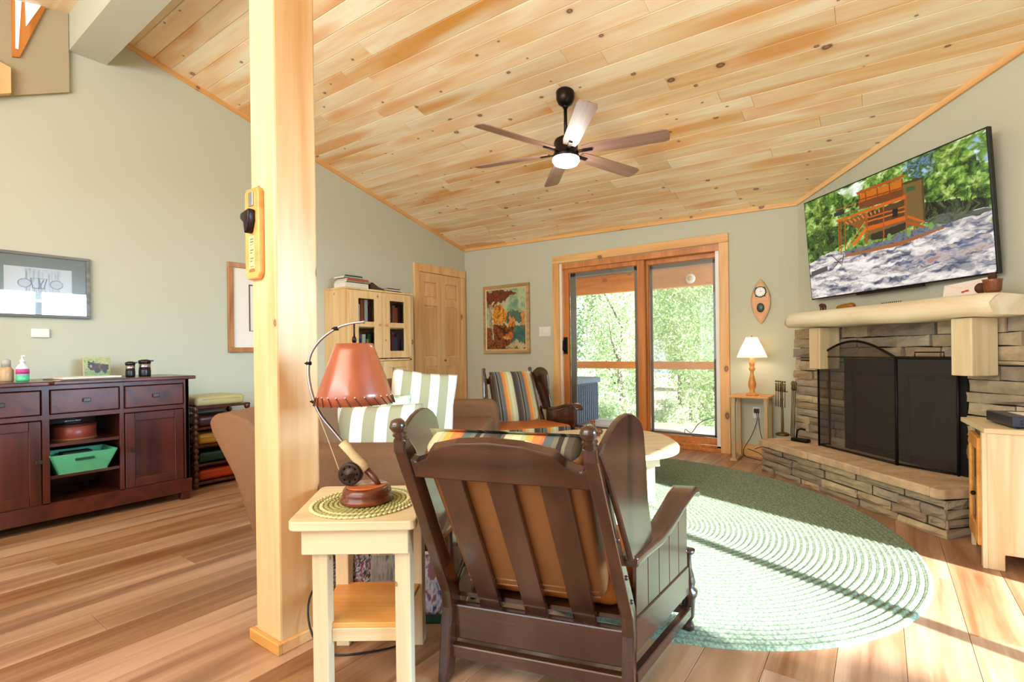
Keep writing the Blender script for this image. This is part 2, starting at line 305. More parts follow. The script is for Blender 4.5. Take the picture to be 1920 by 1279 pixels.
# ---------------------------------------------------------------- painted flat pictures (vertex colours on a fine grid)
def vnoise(x, y, seed=0):
    xi = np.floor(x).astype(int); yi = np.floor(y).astype(int); xf = x-xi; yf = y-yi
    def h(a, b_):
        n_ = (a*374761393+b_*668265263+seed*974711) & 0x7fffffff; n_ = ((n_ ^ (n_ >> 13))*1274126177) & 0x7fffffff; return (n_ & 0xffff)/65535.
    u = xf*xf*(3-2*xf); v = yf*yf*(3-2*yf)
    return (h(xi, yi)*(1-u)+h(xi+1, yi)*u)*(1-v)+(h(xi, yi+1)*(1-u)+h(xi+1, yi+1)*u)*v
class Canvas:
    def __init__(s, nx, ny, bg, aspect=1.0):
        s.nx, s.ny = nx, ny; s.U, s.V = np.meshgrid(np.linspace(0, 1, nx+1), np.linspace(0, 1, ny+1)); s.U0, s.V0 = s.U, s.V; s.a = np.zeros((ny+1, nx+1, 3)); s.a[:] = s.c(bg); s.asp = aspect
    def c(s, c):
        if isinstance(c, str): c = [int(c[i:i+2], 16)/255 for i in (0, 2, 4)]
        return np.array(c)
    def warp(s, amp, f):
        s.U = s.U0+amp*(vnoise(s.U0*f, s.V0*f, 21)-.5)+amp*.5*(vnoise(s.U0*f*3, s.V0*f*3, 23)-.5); s.V = s.V0+amp*(vnoise(s.U0*f, s.V0*f, 22)-.5)+amp*.5*(vnoise(s.U0*f*3, s.V0*f*3, 24)-.5)
    def mask_poly(s, pts):
        m = np.zeros(s.U.shape, bool); n = len(pts)
        for i in range(n):
            x0, y0 = pts[i]; x1, y1 = pts[(i+1) % n]
            if y0 == y1: continue
            k = (s.V > min(y0, y1)) & (s.V <= max(y0, y1)); m ^= k & (s.U < (s.V-y0)/(y1-y0)*(x1-x0)+x0)
        return m
    def poly(s, pts, col, al=1): m = s.mask_poly(pts); s.a[m] = s.a[m]*(1-al)+s.c(col)*al; return m
    def ell(s, cx, cy, rx, ry, col, al=1): m = ((s.U-cx)/rx)**2+((s.V-cy)/ry)**2 < 1; s.a[m] = s.a[m]*(1-al)+s.c(col)*al; return m
    def line(s, x0, y0, x1, y1, wd, col, al=1):
        dx, dy = (x1-x0)*s.asp, y1-y0; L = math.hypot(dx, dy) or 1e-6; px = (s.U-x0)*s.asp; py = s.V-y0
        t = np.clip((px*dx+py*dy)/L**2, 0, 1); m = np.hypot(px-t*dx, py-t*dy) < wd; s.a[m] = s.a[m]*(1-al)+s.c(col)*al
    def tex(s, m, cols, fx, fy, seed=0, lo=.25, hi=.75, oct=3):
        n_ = np.zeros(s.U.shape); am = 1; tot = 0
        for o in range(oct): n_ += am*vnoise(s.U*fx*2**o, s.V*fy*2**o, seed+o); tot += am; am *= .7
        n_ = np.clip((n_/tot-lo)/(hi-lo), 0, .999)*(len(cols)-1); i = n_.astype(int); f = (n_-i)[..., None]
        C_ = np.array([s.c(c) for c in cols]); r = C_[i]*(1-f)+C_[np.minimum(i+1, len(cols)-1)]*f; s.a[m] = r[m]
    def full(s): return np.ones(s.U.shape, bool)
    def build(s, name, mat, parent, w_, h_, loc=(0, 0, 0), rot=(0, 0, 0), curve=None):
        nx, ny = s.nx, s.ny; P = np.zeros((ny+1, nx+1, 3)); P[..., 0] = s.U0*w_; P[..., 2] = s.V0*h_
        if curve is not None: P[..., 1] = curve(s.U, s.V)
        i = np.arange(ny)[:, None]*(nx+1)+np.arange(nx)[None]; F = np.stack([i, i+1, i+nx+2, i+nx+1], -1).reshape(-1, 4)
        me = bpy.data.meshes.new(name); me.vertices.add(P.size//3); me.vertices.foreach_set('co', P.ravel())
        me.loops.add(F.size); me.loops.foreach_set('vertex_index', F.ravel().astype(np.int32)); me.polygons.add(len(F)); me.polygons.foreach_set('loop_start', np.arange(len(F), dtype=np.int32)*4)
        me.update(calc_edges=True)
        A = np.ones((P.size//3, 4)); c = s.a.reshape(-1, 3).clip(0, 1); A[:, :3] = np.where(c <= .04045, c/12.92, ((c+.055)/1.055)**2.4)
        ca_ = me.color_attributes.new('Col', 'FLOAT_COLOR', 'POINT'); ca_.data.foreach_set('color', A.ravel())
        me.materials.append(mat); o = bpy.data.objects.new(name, me); sc.collection.objects.link(o); o.parent = parent; o.location = loc; o.rotation_euler = rot
        return o
PRINT = attr_mat('printed_picture', 0, .35)
GLOSSP = attr_mat('glazed_print', 0, .3, coat=1)
rng = random.Random(7)
# ================================================================ SETTING
# floor with planks running along y
fl = struct(MB().box(XL-.15, XR+.15, YF-.15, YB+.15, -.12, -.013).build('floor', SOOT))
PW = .193; r_ = 0; x = XL
while x < XR+.05:
    y = YF-rng.uniform(0, 1.2)
    while y < YB:
        L = rng.choice([1.2, 1.5, 1.8]); y0 = max(y, YF); y1 = min(y+L, YB)
        if y1-y0 > .02 and y1 > -.6: MB().box(.0006, PW-.0006, 0, y1-y0-.0012, -.0125, 0).build('plank', FLOOR, fl, bevel=.0012, seg=1, loc=(x, y0, 0))
        y += L
    x += PW
MB().box(XL, XR, YF, -.6, -.013, -.0005).build('floorboards_behind', FLOOR, fl)['kind'] = 'stuff'
# ceiling slab + planks
cX = Vector((1, 0, -.019)).normalized(); cY = Vector((0, -1, .265)).normalized(); cZ = cX.cross(cY).normalized(); cY = cZ.cross(cX)
cM = Matrix.Identity(4)
for i in range(3): cM[i][0] = cX[i]; cM[i][1] = cY[i]; cM[i][2] = cZ[i]
cM[0][3], cM[1][3], cM[2][3] = XL, YB, cz(XL, YB)
ce = struct(MB().box(-.15, XR-XL+.15, -.15, 3.93, -.14, -.0125).build('ceiling', CLOSET)); ce.matrix_world = cM
rows = 31; CW = .1262
for r in range(rows):
    ya, yb = r*CW, min((r+1)*CW, 3.91); xe = lambda y_: min(4.155+y_/1.0345, XR-XL); x = -rng.uniform(0, 2.2)
    while x < xe(yb):
        L = rng.choice([1.4, 1.9, 2.4, 3.0]); x0 = max(x, 0); x1 = x+L
        if x1 > .05:
            e0, e1 = min(x1, xe(ya)), min(x1, xe(yb))
            if min(e0, e1)-x0 > .03:
                MB().prism([(0, .0007), (e0-x0-.001, .0007), (e1-x0-.001, yb-ya-.0007), (0, yb-ya-.0007)], -.0125, 0, 'z').build('plank', CEIL, ce, bevel=.003, seg=1, loc=(x0, ya, 0))
        x += L
# far roof slope, walls
struct(MB().prism([(1.05, 3.47), (1.05, 3.6), (YF-.15, 2.55), (YF-.15, 2.42)], XL-.15, XR+.15, 'x').build('ceiling', CEIL))
struct(MB().box(XL, XR, 1.04, 1.25, 3.21, 3.6).build('wall_header', WALL))
lw = [(YF-.15, 0), (YB+.15, 0), (YB+.15, cz(XL, YB)-.03), (1.29, cz(XL, 1.29)+.05), (1.2, 3.6), (.9, 3.6), (YF-.15, 2.6)]
struct(MB().prism(lw, XL-.15, XL, 'x').build('wall_left', WALL))
DX0, DX1, DZ = -3.215, -1.325, 2.085
b = MB().box(XL-.15, DX0, YB, YB+.15, -.1, 2.6).box(DX0, DX1, YB, YB+.15, DZ, 2.6).box(DX1, -.4, YB, YB+.15, -.1, 2.6).box(DX0, DX1, YB, YB+.15, -.1, -.02)
struct(b.build('wall_back', WALL))
o = struct(MB().box(0, 2.75, 0, .15, -.1, 3.0).build('wall_diagonal', WALL, loc=tuple(CO), rot=(0, 0, CRZ)))
o.location = C3(-.06, 0, 0)
RY0, RY1 = 1.15, 2.73
b = MB().box(XR, XR+.12, YF, RY0, -.1, 3.6).box(XR, XR+.12, RY1, 3.6, -.1, 3.6).box(XR, XR+.12, RY0, RY1, 2.1, 3.6).box(XR, XR+.12, RY0, RY1, -.1, 0)
struct(b.build('wall_right', WALL))
b = MB().box(XL-.15, -3.9, YF-.12, YF, -.1, 2.6).box(.7, XR+.12, YF-.12, YF, -.1, 2.6).box(-3.9, .7, YF-.12, YF, -.1, .5).box(-3.9, .7, YF-.12, YF, 2.7, 3.0)
struct(b.build('wall_front', WALL))
# right glass door (out of frame, lets the sun in)
d = sempty('door_3', (XR+.06, 0, 0))
for nm, y0, y1, z0, z1 in (('stile', RY0, RY0+.06, 0, 2.1), ('stile', 1.925, 1.995, 0, 2.1), ('stile', RY1-.02, RY1, 0, 2.1), ('rail', RY0, RY1, 2.04, 2.1), ('rail', RY0, RY1, 0, .05)):
    MB().box(-.02, .02, y0, y1, z0, z1).build(nm, DOORW, d)
# stairwell, its shade painted brown, high on the left wall with its slanted window
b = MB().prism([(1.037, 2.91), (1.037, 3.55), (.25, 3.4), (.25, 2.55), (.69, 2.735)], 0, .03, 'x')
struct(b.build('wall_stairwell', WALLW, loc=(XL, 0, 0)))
wi = sempty('window_2', (XL+.03, 0, 0))
P2 = lambda px, py: None
MB().prism([(.758, 3.02), (.79, 3.03), (.93, 3.47), (.758, 3.44)], 0, .02, 'x').build('window_frame', DOORW, wi)
MB().prism([(.772, 3.08), (.785, 3.08), (.803, 3.42), (.774, 3.40)], .02, .024, 'x').build('pane', emis('bright_sky_glass', (.75, .85, 1), .8), wi)
MB().prism([(.822, 3.25), (.903, 3.45), (.819, 3.43)], .02, .024, 'x').build('pane', bpy.data.materials['bright_sky_glass'], wi)
struct(MB().prism([(.40, 2.58), (.745, 2.765), (.745, 2.93), (.62, 2.97), (.40, 2.9)], 0, .05, 'x').build('trim_1', TRIMZ, loc=(XL+.03, 0, 0)))
# baseboards
struct(MB().box(XL, XL+.018, 1.9, 4.13, 0, .11).build('baseboard_left', TRIM)); struct(MB().box(XL, -3.3, YB-.018, YB, 0, .11).build('baseboard_back', TRIM))
struct(MB().box(-1.22, -.64, YB-.018, YB, 0, .11).build('baseboard_back', TRIM)); struct(MB().box(0, .28, -.018, 0, 0, .11).build('baseboard_diagonal', TRIM, loc=tuple(CO), rot=(0, 0, CRZ)))
# ceiling edge trim
def edge(name, p, q, side, thick=.035, t2=.02):
    p, q = Vector(p), Vector(q); n_ = Vector(side).normalized()
    if (q-p).normalized().cross(n_).z > 0: p, q = q, p
    x_ = (q-p).normalized(); z_ = x_.cross(n_).normalized(); n_ = z_.cross(x_); m = Matrix.Identity(4)
    for i in range(3): m[i][0] = x_[i]; m[i][1] = n_[i]; m[i][2] = z_[i]; m[i][3] = p[i]
    o = MB().box(0, (q-p).length, 0, t2, -.01, thick).build(name, TRIM); o.matrix_world = m; return struct(o)
edge('trim_2', (XL+.001, YB, cz(XL, YB)), (XL+.001, 1.29, cz(XL, 1.29)), side=(1, 0, 0))
edge('trim_3', (XL, YB-.001, cz(XL, YB)), (-.62, YB-.001, cz(-.62, YB)), side=(0, -1, 0))
a = C3(0, -.001, 0); b2 = C3(2.5, -.001, 0)
edge('trim_4', (a[0], a[1], cz(a[0], a[1])), (b2[0], b2[1], cz(b2[0], b2[1])), side=(-1, -1, 0))

# ---- sliding glass door (back wall)
d = sempty('door_1', (0, YB, 0), label='sliding glass patio door with orange cedar frame in the back wall')
def dbox(name, mat, x0, x1, y0, y1, z0, z1, par=None, bev=.003): return MB().box(x0, x1, y0, y1, z0, z1).build(name, mat, par or d, bevel=bev, seg=1)
dbox('casing', TRIMZ, -3.302, DX0, -.025, 0, 0, 2.09); dbox('casing', TRIMZ, DX1, -1.232, -.025, 0, 0, 2.09); dbox('casing', TRIM, -3.302, -1.232, -.025, 0, 2.09, 2.18)
dbox('jamb', flat('pale_jamb', 'f3e3cf', .5), DX0, DX0+.035, -.005, .15, 0, DZ); dbox('jamb', flat('white_jamb', 'f5f3ee', .5), DX1-.045, DX1, .01, .15, 0, DZ)
dbox('head', DOORW, DX0, DX1, .0, .15, 2.02, DZ); dbox('sill', DOORW, DX0, DX1, -.01, .15, 0, .035)
for k, z_ in enumerate((.035, .055)): dbox('track', DOORW, DX0+.03, DX1, .01+.045*k, .03+.045*k, z_, z_+.025)
def sash(x0, x1, y0, wl, wr, gl, gr, lab):
    s = MB().box(x0, x0+wl, y0, y0+.04, .05, 2.03).box(x1-wr, x1, y0, y0+.04, .05, 2.03).box(x0+wl, x1-wr, y0, y0+.04, .05, .12).box(x0+wl, x1-wr, y0, y0+.04, 1.97, 2.03).build('sash', DOORW, d, bevel=.004, seg=1)
    g0, g1 = x0+wl, x1-wr
    MB().box(g0, g0+gl, y0+.045, y0+.06, .12, 1.97).box(g1-gr, g1, y0+.045, y0+.06, .12, 1.97).box(g0, g1, y0+.045, y0+.06, 1.925, 1.97).box(g0, g1, y0+.045, y0+.06, .12, .145).build('screen_frame', SCREENG, s)
    MB().box(g0, g1, y0+.018, y0+.022, .12, 1.97).build('pane', GLASS, s); return s
s1 = sash(-3.18, -2.135, .025, .075, .085, .075, .05, '')
s2 = sash(-2.20, DX1-.05, .085, .085, .004, .03, .045, '')
MB().box(-2.13, DX1-.10, .135, .137, .13, 1.93).build('insect_screen', mesh_mat('pale_insect_screen', 'c9cdc4', .22), s2)
h = MB().tube([(-3.145, -.0, 1.17), (-3.15, -.03, 1.15), (-3.15, -.035, 1.05), (-3.145, -.0, 1.03)], .011).box(-3.165, -3.125, -.0, .026, 1.0, 1.2).build('handle', BRONZE, s1)
# ---- closet bifold door (left wall)
d2 = sempty('door_2', (XL, 0, 0), label='folding pine closet door of two panelled leaves')
for nm, y0, y1, z0, z1, t in (('casing', 4.145, 4.235, 0, 2.05, .03), ('casing', 4.965, 5.05, 0, 2.05, .03), ('casing', 4.145, 5.05, 2.05, 2.15, .03)):
    MB().box(0, t, y0, y1, z0, z1).build(nm, TRIMZ, d2, bevel=.004, seg=1)
for y0, y1 in ((4.237, 4.598), (4.602, 4.963)):
    lf = MB().box(0, .008, y0, y1, .01, 2.045).build('leaf', CLOSET, d2); S_ = .07
    for a0, a1, b0, b1 in ((y0, y0+S_, .01, 2.045), (y1-S_, y1, .01, 2.045), (y0+S_, y1-S_, .01, .2), (y0+S_, y1-S_, .86, .97), (y0+S_, y1-S_, 1.63, 1.72), (y0+S_, y1-S_, 1.93, 2.045)):
        MB().box(.008, .022, a0, a1, b0, b1).build('frame_board', CLOSET, lf, bevel=.003, seg=1)
    for b0, b1 in ((.2, .86), (.97, 1.63), (1.72, 1.93)):
        MB().box(.008, .017, y0+S_+.025, y1-S_-.025, b0+.025, b1-.025).build('panel', CLOSET, lf, bevel=.008, seg=1)
MB().lathe([(.006, 0), (.006, .012), (.014, .018), (.013, .028), (.004, .032)], 12, T=Matrix.Translation((.022, 4.64, .93)) @ Matrix.Rotation(R(90), 4, 'Y')).build('knob', BRASS, d2)

# ---- post
po = thing('support_post', 'thick square knotty pine post rising from floor to ceiling', 'post', (-1.825, .9825, 0))
MB().box(-.083, .083, -.0775, .0775, 0, 3.35).build('shaft', POST, po, bevel=.008, seg=2)
for bx in ((-.1, .1, -.0945, -.0775), (-.1, .1, .0775, .0945), (-.1, -.083, -.0775, .0775), (.083, .1, -.0775, .0775)):
    MB().box(*bx, 0, .04).build('base_trim', TRIM, po, bevel=.003, seg=1)
pq = thing('bottle_opener_plaque', 'wooden wall plaque with iron bottle opener mounted on the pine post', 'plaque', (-1.862, .905, 1.31))
b = MB().prism([(-.05, .02), (-.035, 0), (.035, 0), (.05, .02), (.05, .31), (.038, .325), (-.038, .325), (-.05, .31)], -.02, 0, 'y'); b.build('board', HONEY, pq, bevel=.004)
MB().box(-.016, .016, -.024, -.02, .26, .31).build('mounting_plate', STEEL, pq, bevel=.002)
MB().prism([(-.03, .235), (.028, .245), (.028, .205), (.012, .165), (-.004, .16), (-.012, .2), (-.034, .215)], -.045, -.02, 'y').build('opener', BRONZE, pq, bevel=.005, seg=3)
cv = Canvas(40, 110, 'c9bd8c')
for k in range(11):
    if k not in (3, 6, 9): cv.line(.22, .9-.075*k, .78-.2*(k % 3 == 2), .9-.075*k, .012, '5d5230')
cv.ell(.5, .02, .6, .08, 'a3672c'); cv.build('text_label', PRINT, pq, .042, .13, (-.021, -.0205, .025))

# ---------------------------------------------------------------- OUTSIDE
deck = sempty('deck', (0, 0, -.05), label='pale timber deck outside the glass door')
for k in range(13): MB().box(0, 6.5, 0, .134, -.04, 0).build('board', DECKW, deck, bevel=.004, seg=1, loc=(-6.2, 5.23+.14*k, 0))
MB().box(-6.2, .3, 5.3, 7.0, -.3, -.04).build('joists', CEDAR, deck)
rl = thing('deck_railing', 'orange cedar deck railing seen through the glass door', 'railing', (0, 7.0, -.05))
MB().box(-6, .3, -.03, .03, .80, .91).build('top_rail', CEDAR, rl, bevel=.005)
for x in (-2.9, -5.3, -.5): MB().box(x-.04, x+.04, -.04, .04, 0, 2.05 if x == -2.9 else .82).build('post', wood('cedar_post', 'cf7431', 'e8924a', 'Z', 1, .5, var=.1) if x == -2.9 else bpy.data.materials['cedar_post'], rl, bevel=.004)
pr = sempty('porch_roof', (0, 0, 0), label='porch ceiling of pale boards carried by an orange beam')
MB().box(-6, .5, 6.93, 7.05, 1.93, 2.20).build('beam', CEDAR, pr, bevel=.006)
PK = wood('porch_ceiling', 'd9b39c', 'f0d3c0', 'X', 1, .6, var=.15)
for k in range(17): MB().box(-6, .5, 0, .108, 0, .02).build('board', PK, pr, bevel=.003, seg=1, loc=(0, 5.23+.11*k, 2.36-.009*k))
MB().box(-6.2, .6, 5.2, 7.3, 2.42, 2.5).build('roof_deck', CEDAR, pr)
sp = thing('round_porch_light', 'round white light fixture on the outside beam', 'light', (-2.207, 6.93, 2.03))
MB().lathe([(.06, 0), (.07, .01), (.065, .03), (.04, .04)], 20, T=Matrix.Rotation(R(90), 4, 'X')).build('rim', WHITE, sp); MB().lathe([(.035, .04), (.03, .05), (.002, .055)], 16, T=Matrix.Rotation(R(90), 4, 'X')).build('lens', flat('amber_lens', 'e0b080', .3), sp)
sb = thing('deck_storage_box', 'dark grey ribbed storage box on the deck', 'box', (-3.6, 6.45, -.05), R(90))
GREYP = flat('grey_resin', '4e5560', .5)
MB().box(-.5, .3, .0, .5, .03, .60).build('body', GREYP, sb, bevel=.01)
MB().box(-.52, .32, -.03, .52, .60, .68).build('lid', flat('grey_lid', '6a717b', .5), sb, bevel=.015)
for k in range(13): MB().box(-.48+.06*k, -.445+.06*k, -.015, .001, .05, .58).build('rib', GREYP, sb, bevel=.004, seg=1)
cbx = MB().tube(smooth([(-1.62, 6.0, -.035), (-1.9, 6.05, -.03), (-2.0, 6.0, .0), (-1.98, 5.95, .06), (-1.9, 5.93, .03), (-1.82, 5.95, .14), (-1.7, 6.0, .2), (-1.55, 6.05, .2), (-1.45, 6.05, -.03)]), .006, 6).build('hose', BLACKP)
tag(cbx, 'thin dark hose looped on the deck behind the right glass pane', 'hose')
g = struct(MB().prism([(7.0, -1.5), (60, -2.0), (60, -2.4), (7.0, -2.4)], -60, 30, 'x').build('ground', flat('forest_floor', 'b5b094', .9, noise=.4, scale=1.2)))
LEAFM = []
for nm, ca1, ca2 in (('leaf_bright', '7fa860', 'c8dfa8'), ('leaf_mid', '5f8a4a', 'b0cc92'), ('leaf_pale', 'a3ba88', 'e0ebcc')):
    m, n, l, bb = newmat(nm); oi = n.new('ShaderNodeNewGeometry'); rp = n.new('ShaderNodeValToRGB'); rp.color_ramp.elements[0].color = c4(ca1); rp.color_ramp.elements[1].color = c4(ca2)
    l.new(oi.outputs['Random Per Island'], rp.inputs[0]); l.new(rp.outputs[0], bb.inputs['Base Color']); bb.inputs['Roughness'].default_value = .5
    tr = n.new('ShaderNodeBsdfTranslucent'); l.new(rp.outputs[0], tr.inputs[0]); ms = n.new('ShaderNodeMixShader'); ms.inputs[0].default_value = .45; l.new(bb.outputs[0], ms.inputs[1]); l.new(tr.outputs[0], ms.inputs[2]); l.new(ms.outputs[0], n['Material Output'].inputs[0]); LEAFM.append(m)
BARK = flat('tree_bark', '6e6257', .9, noise=.3, scale=20, bump=.5)
def foliage(name, parent, mat, N, cen, rad, size, seed):
    g_ = np.random.RandomState(seed); nc = max(6, N//160); cc = g_.normal(size=(nc, 3)); cc /= np.linalg.norm(cc, axis=1)[:, None]; cc *= g_.uniform(.35, 1, (nc, 1))
    P = cc[g_.randint(0, nc, N)]+g_.normal(size=(N, 3))*.16; P = P*np.array(rad)+np.array(cen)
    a = g_.normal(size=(N, 3)); a /= np.linalg.norm(a, axis=1)[:, None]; b_ = np.cross(a, g_.normal(size=(N, 3))); b_ /= np.linalg.norm(b_, axis=1)[:, None]; s_ = (size*g_.uniform(.6, 1.3, N))[:, None]
    V = np.stack([P-a*s_, P+b_*s_*.45, P+a*s_, P-b_*s_*.45], 1).reshape(-1, 3)
    me = bpy.data.meshes.new(name); me.vertices.add(4*N); me.vertices.foreach_set('co', V.ravel()); me.loops.add(4*N); me.loops.foreach_set('vertex_index', np.arange(4*N, dtype=np.int32)); me.polygons.add(N); me.polygons.foreach_set('loop_start', np.arange(N, dtype=np.int32)*4); me.update(calc_edges=True); me.materials.append(mat)
    o = bpy.data.objects.new(name, me); sc.collection.objects.link(o); o.parent = parent; o['kind'] = 'stuff'; return o
TL = [(-7.2, 10.6, 5.0, 0, .05), (-5.0, 10.4, 4.6, 2, .08), (-2.8, 10.6, 5.5, 0, .05), (-9.3, 14.2, 6.0, 1, .10), (-6.7, 14, 6.5, 2, .17), (-4.1, 14.2, 6.0, 2, .10),
      (-12.0, 18.2, 7.5, 2, .14), (-8.9, 18, 7.5, 1, .18), (-5.8, 18.2, 7, 0, .12), (-16, 23.5, 9, 1, .2), (-12, 23.5, 9, 2, .2), (-8, 23.5, 9, 0, .2), (-22, 31, 12, 1, .25), (-14.5, 31, 12, 2, .25), (-7, 31, 12, 1, .25)]
ROWN = ['nearest the deck', 'in the second row beyond the deck', 'in the third row beyond the deck', 'in the fourth row beyond the deck', 'far at the back of the woods']
for k, (x, y, H, kd, tr_) in enumerate(TL):
    t = thing('forest_tree', '%s tree %s, %s one' % (('bright green', 'deeper green', 'pale green')[kd], ROWN[k//3], ('left', 'middle', 'right')[k % 3]), 'tree', (x, y, -1.6), group='trees beyond the deck')
    r2 = random.Random(k); tp = [(0, 0, -.1)]
    for j in range(1, 6): tp.append((r2.uniform(-.2, .2)*j*.3, r2.uniform(-.1, .1)*j*.3, H*.17*j))
    b = MB().tube(tp, [tr_*(1-.15*j) for j in range(6)], 8)
    for j in range(1, 6): a = r2.uniform(0, 6.28); p = Vector(tp[j]); b.tube([p, p+Vector((math.cos(a)*.4, math.sin(a)*.4, .5)), p+Vector((math.cos(a)*.7, math.sin(a)*.7, 1.3))], [tr_*.35, tr_*.25, tr_*.1], 6)
    b.build('trunk', BARK, t); row = k//3
    foliage('foliage', t, LEAFM[kd], (9000, 9000, 9000, 9000, 12000)[row], (0, 0, H*.52), ((.85, 1.0, 1.2, 1.5, 2.9)[row], (.8, 1.0, 1.2, 1.5, 2)[row], H*.45), (.042, .055, .07, .09, .14)[row], 40+k)
t = thing('yard_tree', 'tall slim tree outside the right glass door, shading part of the rug', 'tree', (8.1, -.95, -1.6))
MB().tube([(0, 0, -.1), (.1, .05, 3), (0, 0, 5.5), (.05, 0, 7.4)], [.09, .07, .05, .03], 8).build('trunk', BARK, t)
foliage('foliage', t, LEAFM[1], 1500, (0, -.12, 7.12), (.5, .24, .2), .045, 301)
for k, (x, y) in enumerate(((-5.9, 8.5), (-4.5, 8.6), (-3.2, 8.5), (-2.0, 8.6))):
    t = thing('understory_shrub', ['pale shrub below the deck behind the storage box', 'pale shrub just left of the porch post below the deck', 'pale shrub right of the porch post below the deck', 'leafy shrub below the deck at the right of the glass'][k], 'shrub', (x, y, -1.6), group='shrubs beyond the deck')
    MB().tube([(0, 0, -.1), (.05, 0, .7), (.0, .1, 1.3)], [.03, .02, .01], 6).build('stem', BARK, t)
    foliage('foliage', t, LEAFM[(2, 2, 2, 0)[k]], 4000, (0, 0, 1.0), (.5, .45, .8), .035, 90+k)
# ================================================================ FIREPLACE (C frame: x along diagonal wall, -y into room)
fp = thing('stone_fireplace', 'corner fireplace of stacked ledge stone with raised hearth and log mantel', 'fireplace', tuple(CO), CRZ)
def stone(L, H, D, rg):
    """irregular split face stone, front at y=-D bulging, origin at lower left front corner"""
    nx = 3; vs = []; fs = []
    for j in range(3):
        for i in range(nx+1):
            ex = i in (0, nx); ez = j in (0, 2)
            x = L*i/nx+(0 if ex else rg.uniform(-.1, .1)*L/nx); z = H*j/2+(rg.uniform(-.004, .004) if ez else rg.uniform(-.15, .15)*H)
            if ex: x += rg.uniform(0, .006)*(1 if i == 0 else -1)
            vs.append((x, -(D-rg.uniform(.010, .020) if ex or ez else D-rg.uniform(-.008, .008)), z))
    nf = len(vs)
    for x, z in ((.002, .002), (L-.002, .002), (L-.002, H-.002), (.002, H-.002)): vs.append((x, 0, z))
    w_ = nx+1
    for j in range(2):
        for i in range(nx): fs.append((j*w_+i, j*w_+i+1, (j+1)*w_+i+1, (j+1)*w_+i))
    for i in range(nx): fs.append((i+1, i, nf if i < 2 else nf+1)); fs.append((2*w_+i, 2*w_+i+1, nf+3 if i < 2 else nf+2))
    fs += [(2, nf, nf+1), (2*w_+2, nf+2, nf+3)]
    fs += [(0, w_, nf+3, nf), (w_, 2*w_, nf+3), (nx, nf+1, nf+2, w_+nx), (w_+nx, nf+2, 2*w_+nx), (nf, nf+3, nf+2, nf+1)]
    return MB().add(vs, fs)
def lay(parent, x0, x1, z0, z1, D, rg, holes=(), M_=None, loc=(0, 0, 0), rot=(0, 0, 0), hmin=.05, hmax=.095, lmin=.14, lmax=.5):
    z = z0; mr = Matrix.Rotation(rot[2], 4, 'Z')
    while z < z1-.02:
        H = min(rg.uniform(hmin, hmax), z1-z)
        if z1-(z+H) < .03: H = z1-z
        for hx0, hx1, hz0, hz1 in holes:
            for e_ in (hz0, hz1):
                if z < e_-.02 and z+H > e_-.025: H = e_-z
        x = x0+rg.uniform(-.03, 0)
        segs = [(x0, x1)]
        for hx0, hx1, hz0, hz1 in holes:
            if z+H/2 > hz0 and z+H/2 < hz1: segs = [q for a_, b_ in segs for q in ((a_, min(b_, hx0)), (max(a_, hx1), b_)) if q[1]-q[0] > .03]
        for a_, b_ in segs:
            x = a_
            while x < b_-.01:
                L = rg.uniform(lmin, lmax)
                if b_-(x+L) < .08: L = b_-x
                v = mr @ Vector((x, 0, 0))
                o = stone(L-.005, H-.006, D+rg.uniform(-.014, .014), rg).build('stone', STONE, parent, loc=(loc[0]+v.x, loc[1]+v.y, loc[2]+z), rot=rot); x += L
        z += H
rg = random.Random(11)
FX0, FX1, FZ1 = .72, 1.64, .955
MB().box(.17, FX0, -.12, -.003, .26, 1.2).box(FX1, 2.43, -.12, -.003, .26, 1.24).box(FX0, FX1, -.12, -.003, FZ1+.01, 1.2).build('mortar', flat('dark_mortar', '4b453c', .95), fp)
lay(fp, .155, 2.42, .265, 1.2, .185, rg, holes=((FX0, FX1, .2, FZ1),), hmin=.05, hmax=.085, lmin=.16, lmax=.42)
lay(fp, 1.95, 2.42, 1.2, 1.27, .185, rg, hmin=.06, hmax=.07, lmin=.2, lmax=.35)
# firebox
fb = MB().box(FX0, FX0+.07, -.175, -.02, .262, FZ1).box(FX1-.07, FX1, -.175, -.02, .262, FZ1).box(FX0, FX1, -.175, -.02, .86, FZ1).box(FX0, FX1, -.02, -.004, .262, FZ1)
fb.build('firebox', SOOT, fp, bevel=.003)
MB().box(FX0+.07, FX1-.07, -.165, -.155, .30, .86).build('firebox_door', flat('dark_fire_glass', '17181a', .15), fp)
MB().box(FX0+.07, FX1-.07, -.17, -.15, .262, .3).box(FX0+.07, FX1-.07, -.17, -.15, .835, .86).box(FX0+.52-.01, FX0+.54, -.17, -.15, .3, .835).build('door_frame', BLACKM, fp)
# hearth
MB().box(.24, 1.80, -.53, -.003, 0, .2).build('hearth_core', bpy.data.materials['dark_mortar'], fp)
lay(fp, .222, 1.83, .0, .208, .02, rg, loc=(0, -.535, 0), hmin=.045, hmax=.06, lmin=.14, lmax=.42)
lay(fp, 0, .53, .0, .208, .02, rg, loc=(1.81, -.545, 0), rot=(0, 0, R(90)), hmin=.045, hmax=.06)
lay(fp, 0, .53, .0, .208, .02, rg, loc=(.242, -.01, 0), rot=(0, 0, R(-90)), hmin=.045, hmax=.06)
cs = [.205, .36, .8, 1.28, 1.75, 1.85]
for i in range(5):
    a, b_ = cs[i]+.002, cs[i+1]-.002
    p = [(a, -.57+rg.uniform(-.006, .006)), ((a+b_)/2, -.57+rg.uniform(-.008, .004)), (b_, -.57+rg.uniform(-.006, .006)), (b_, -.12), (a, -.12)]
    if i == 4: p[2] = (b_-.03, -.55)
    MB().prism(p, .21, .265, 'z').build('hearth_slab', CAP, fp, bevel=.008, seg=2)
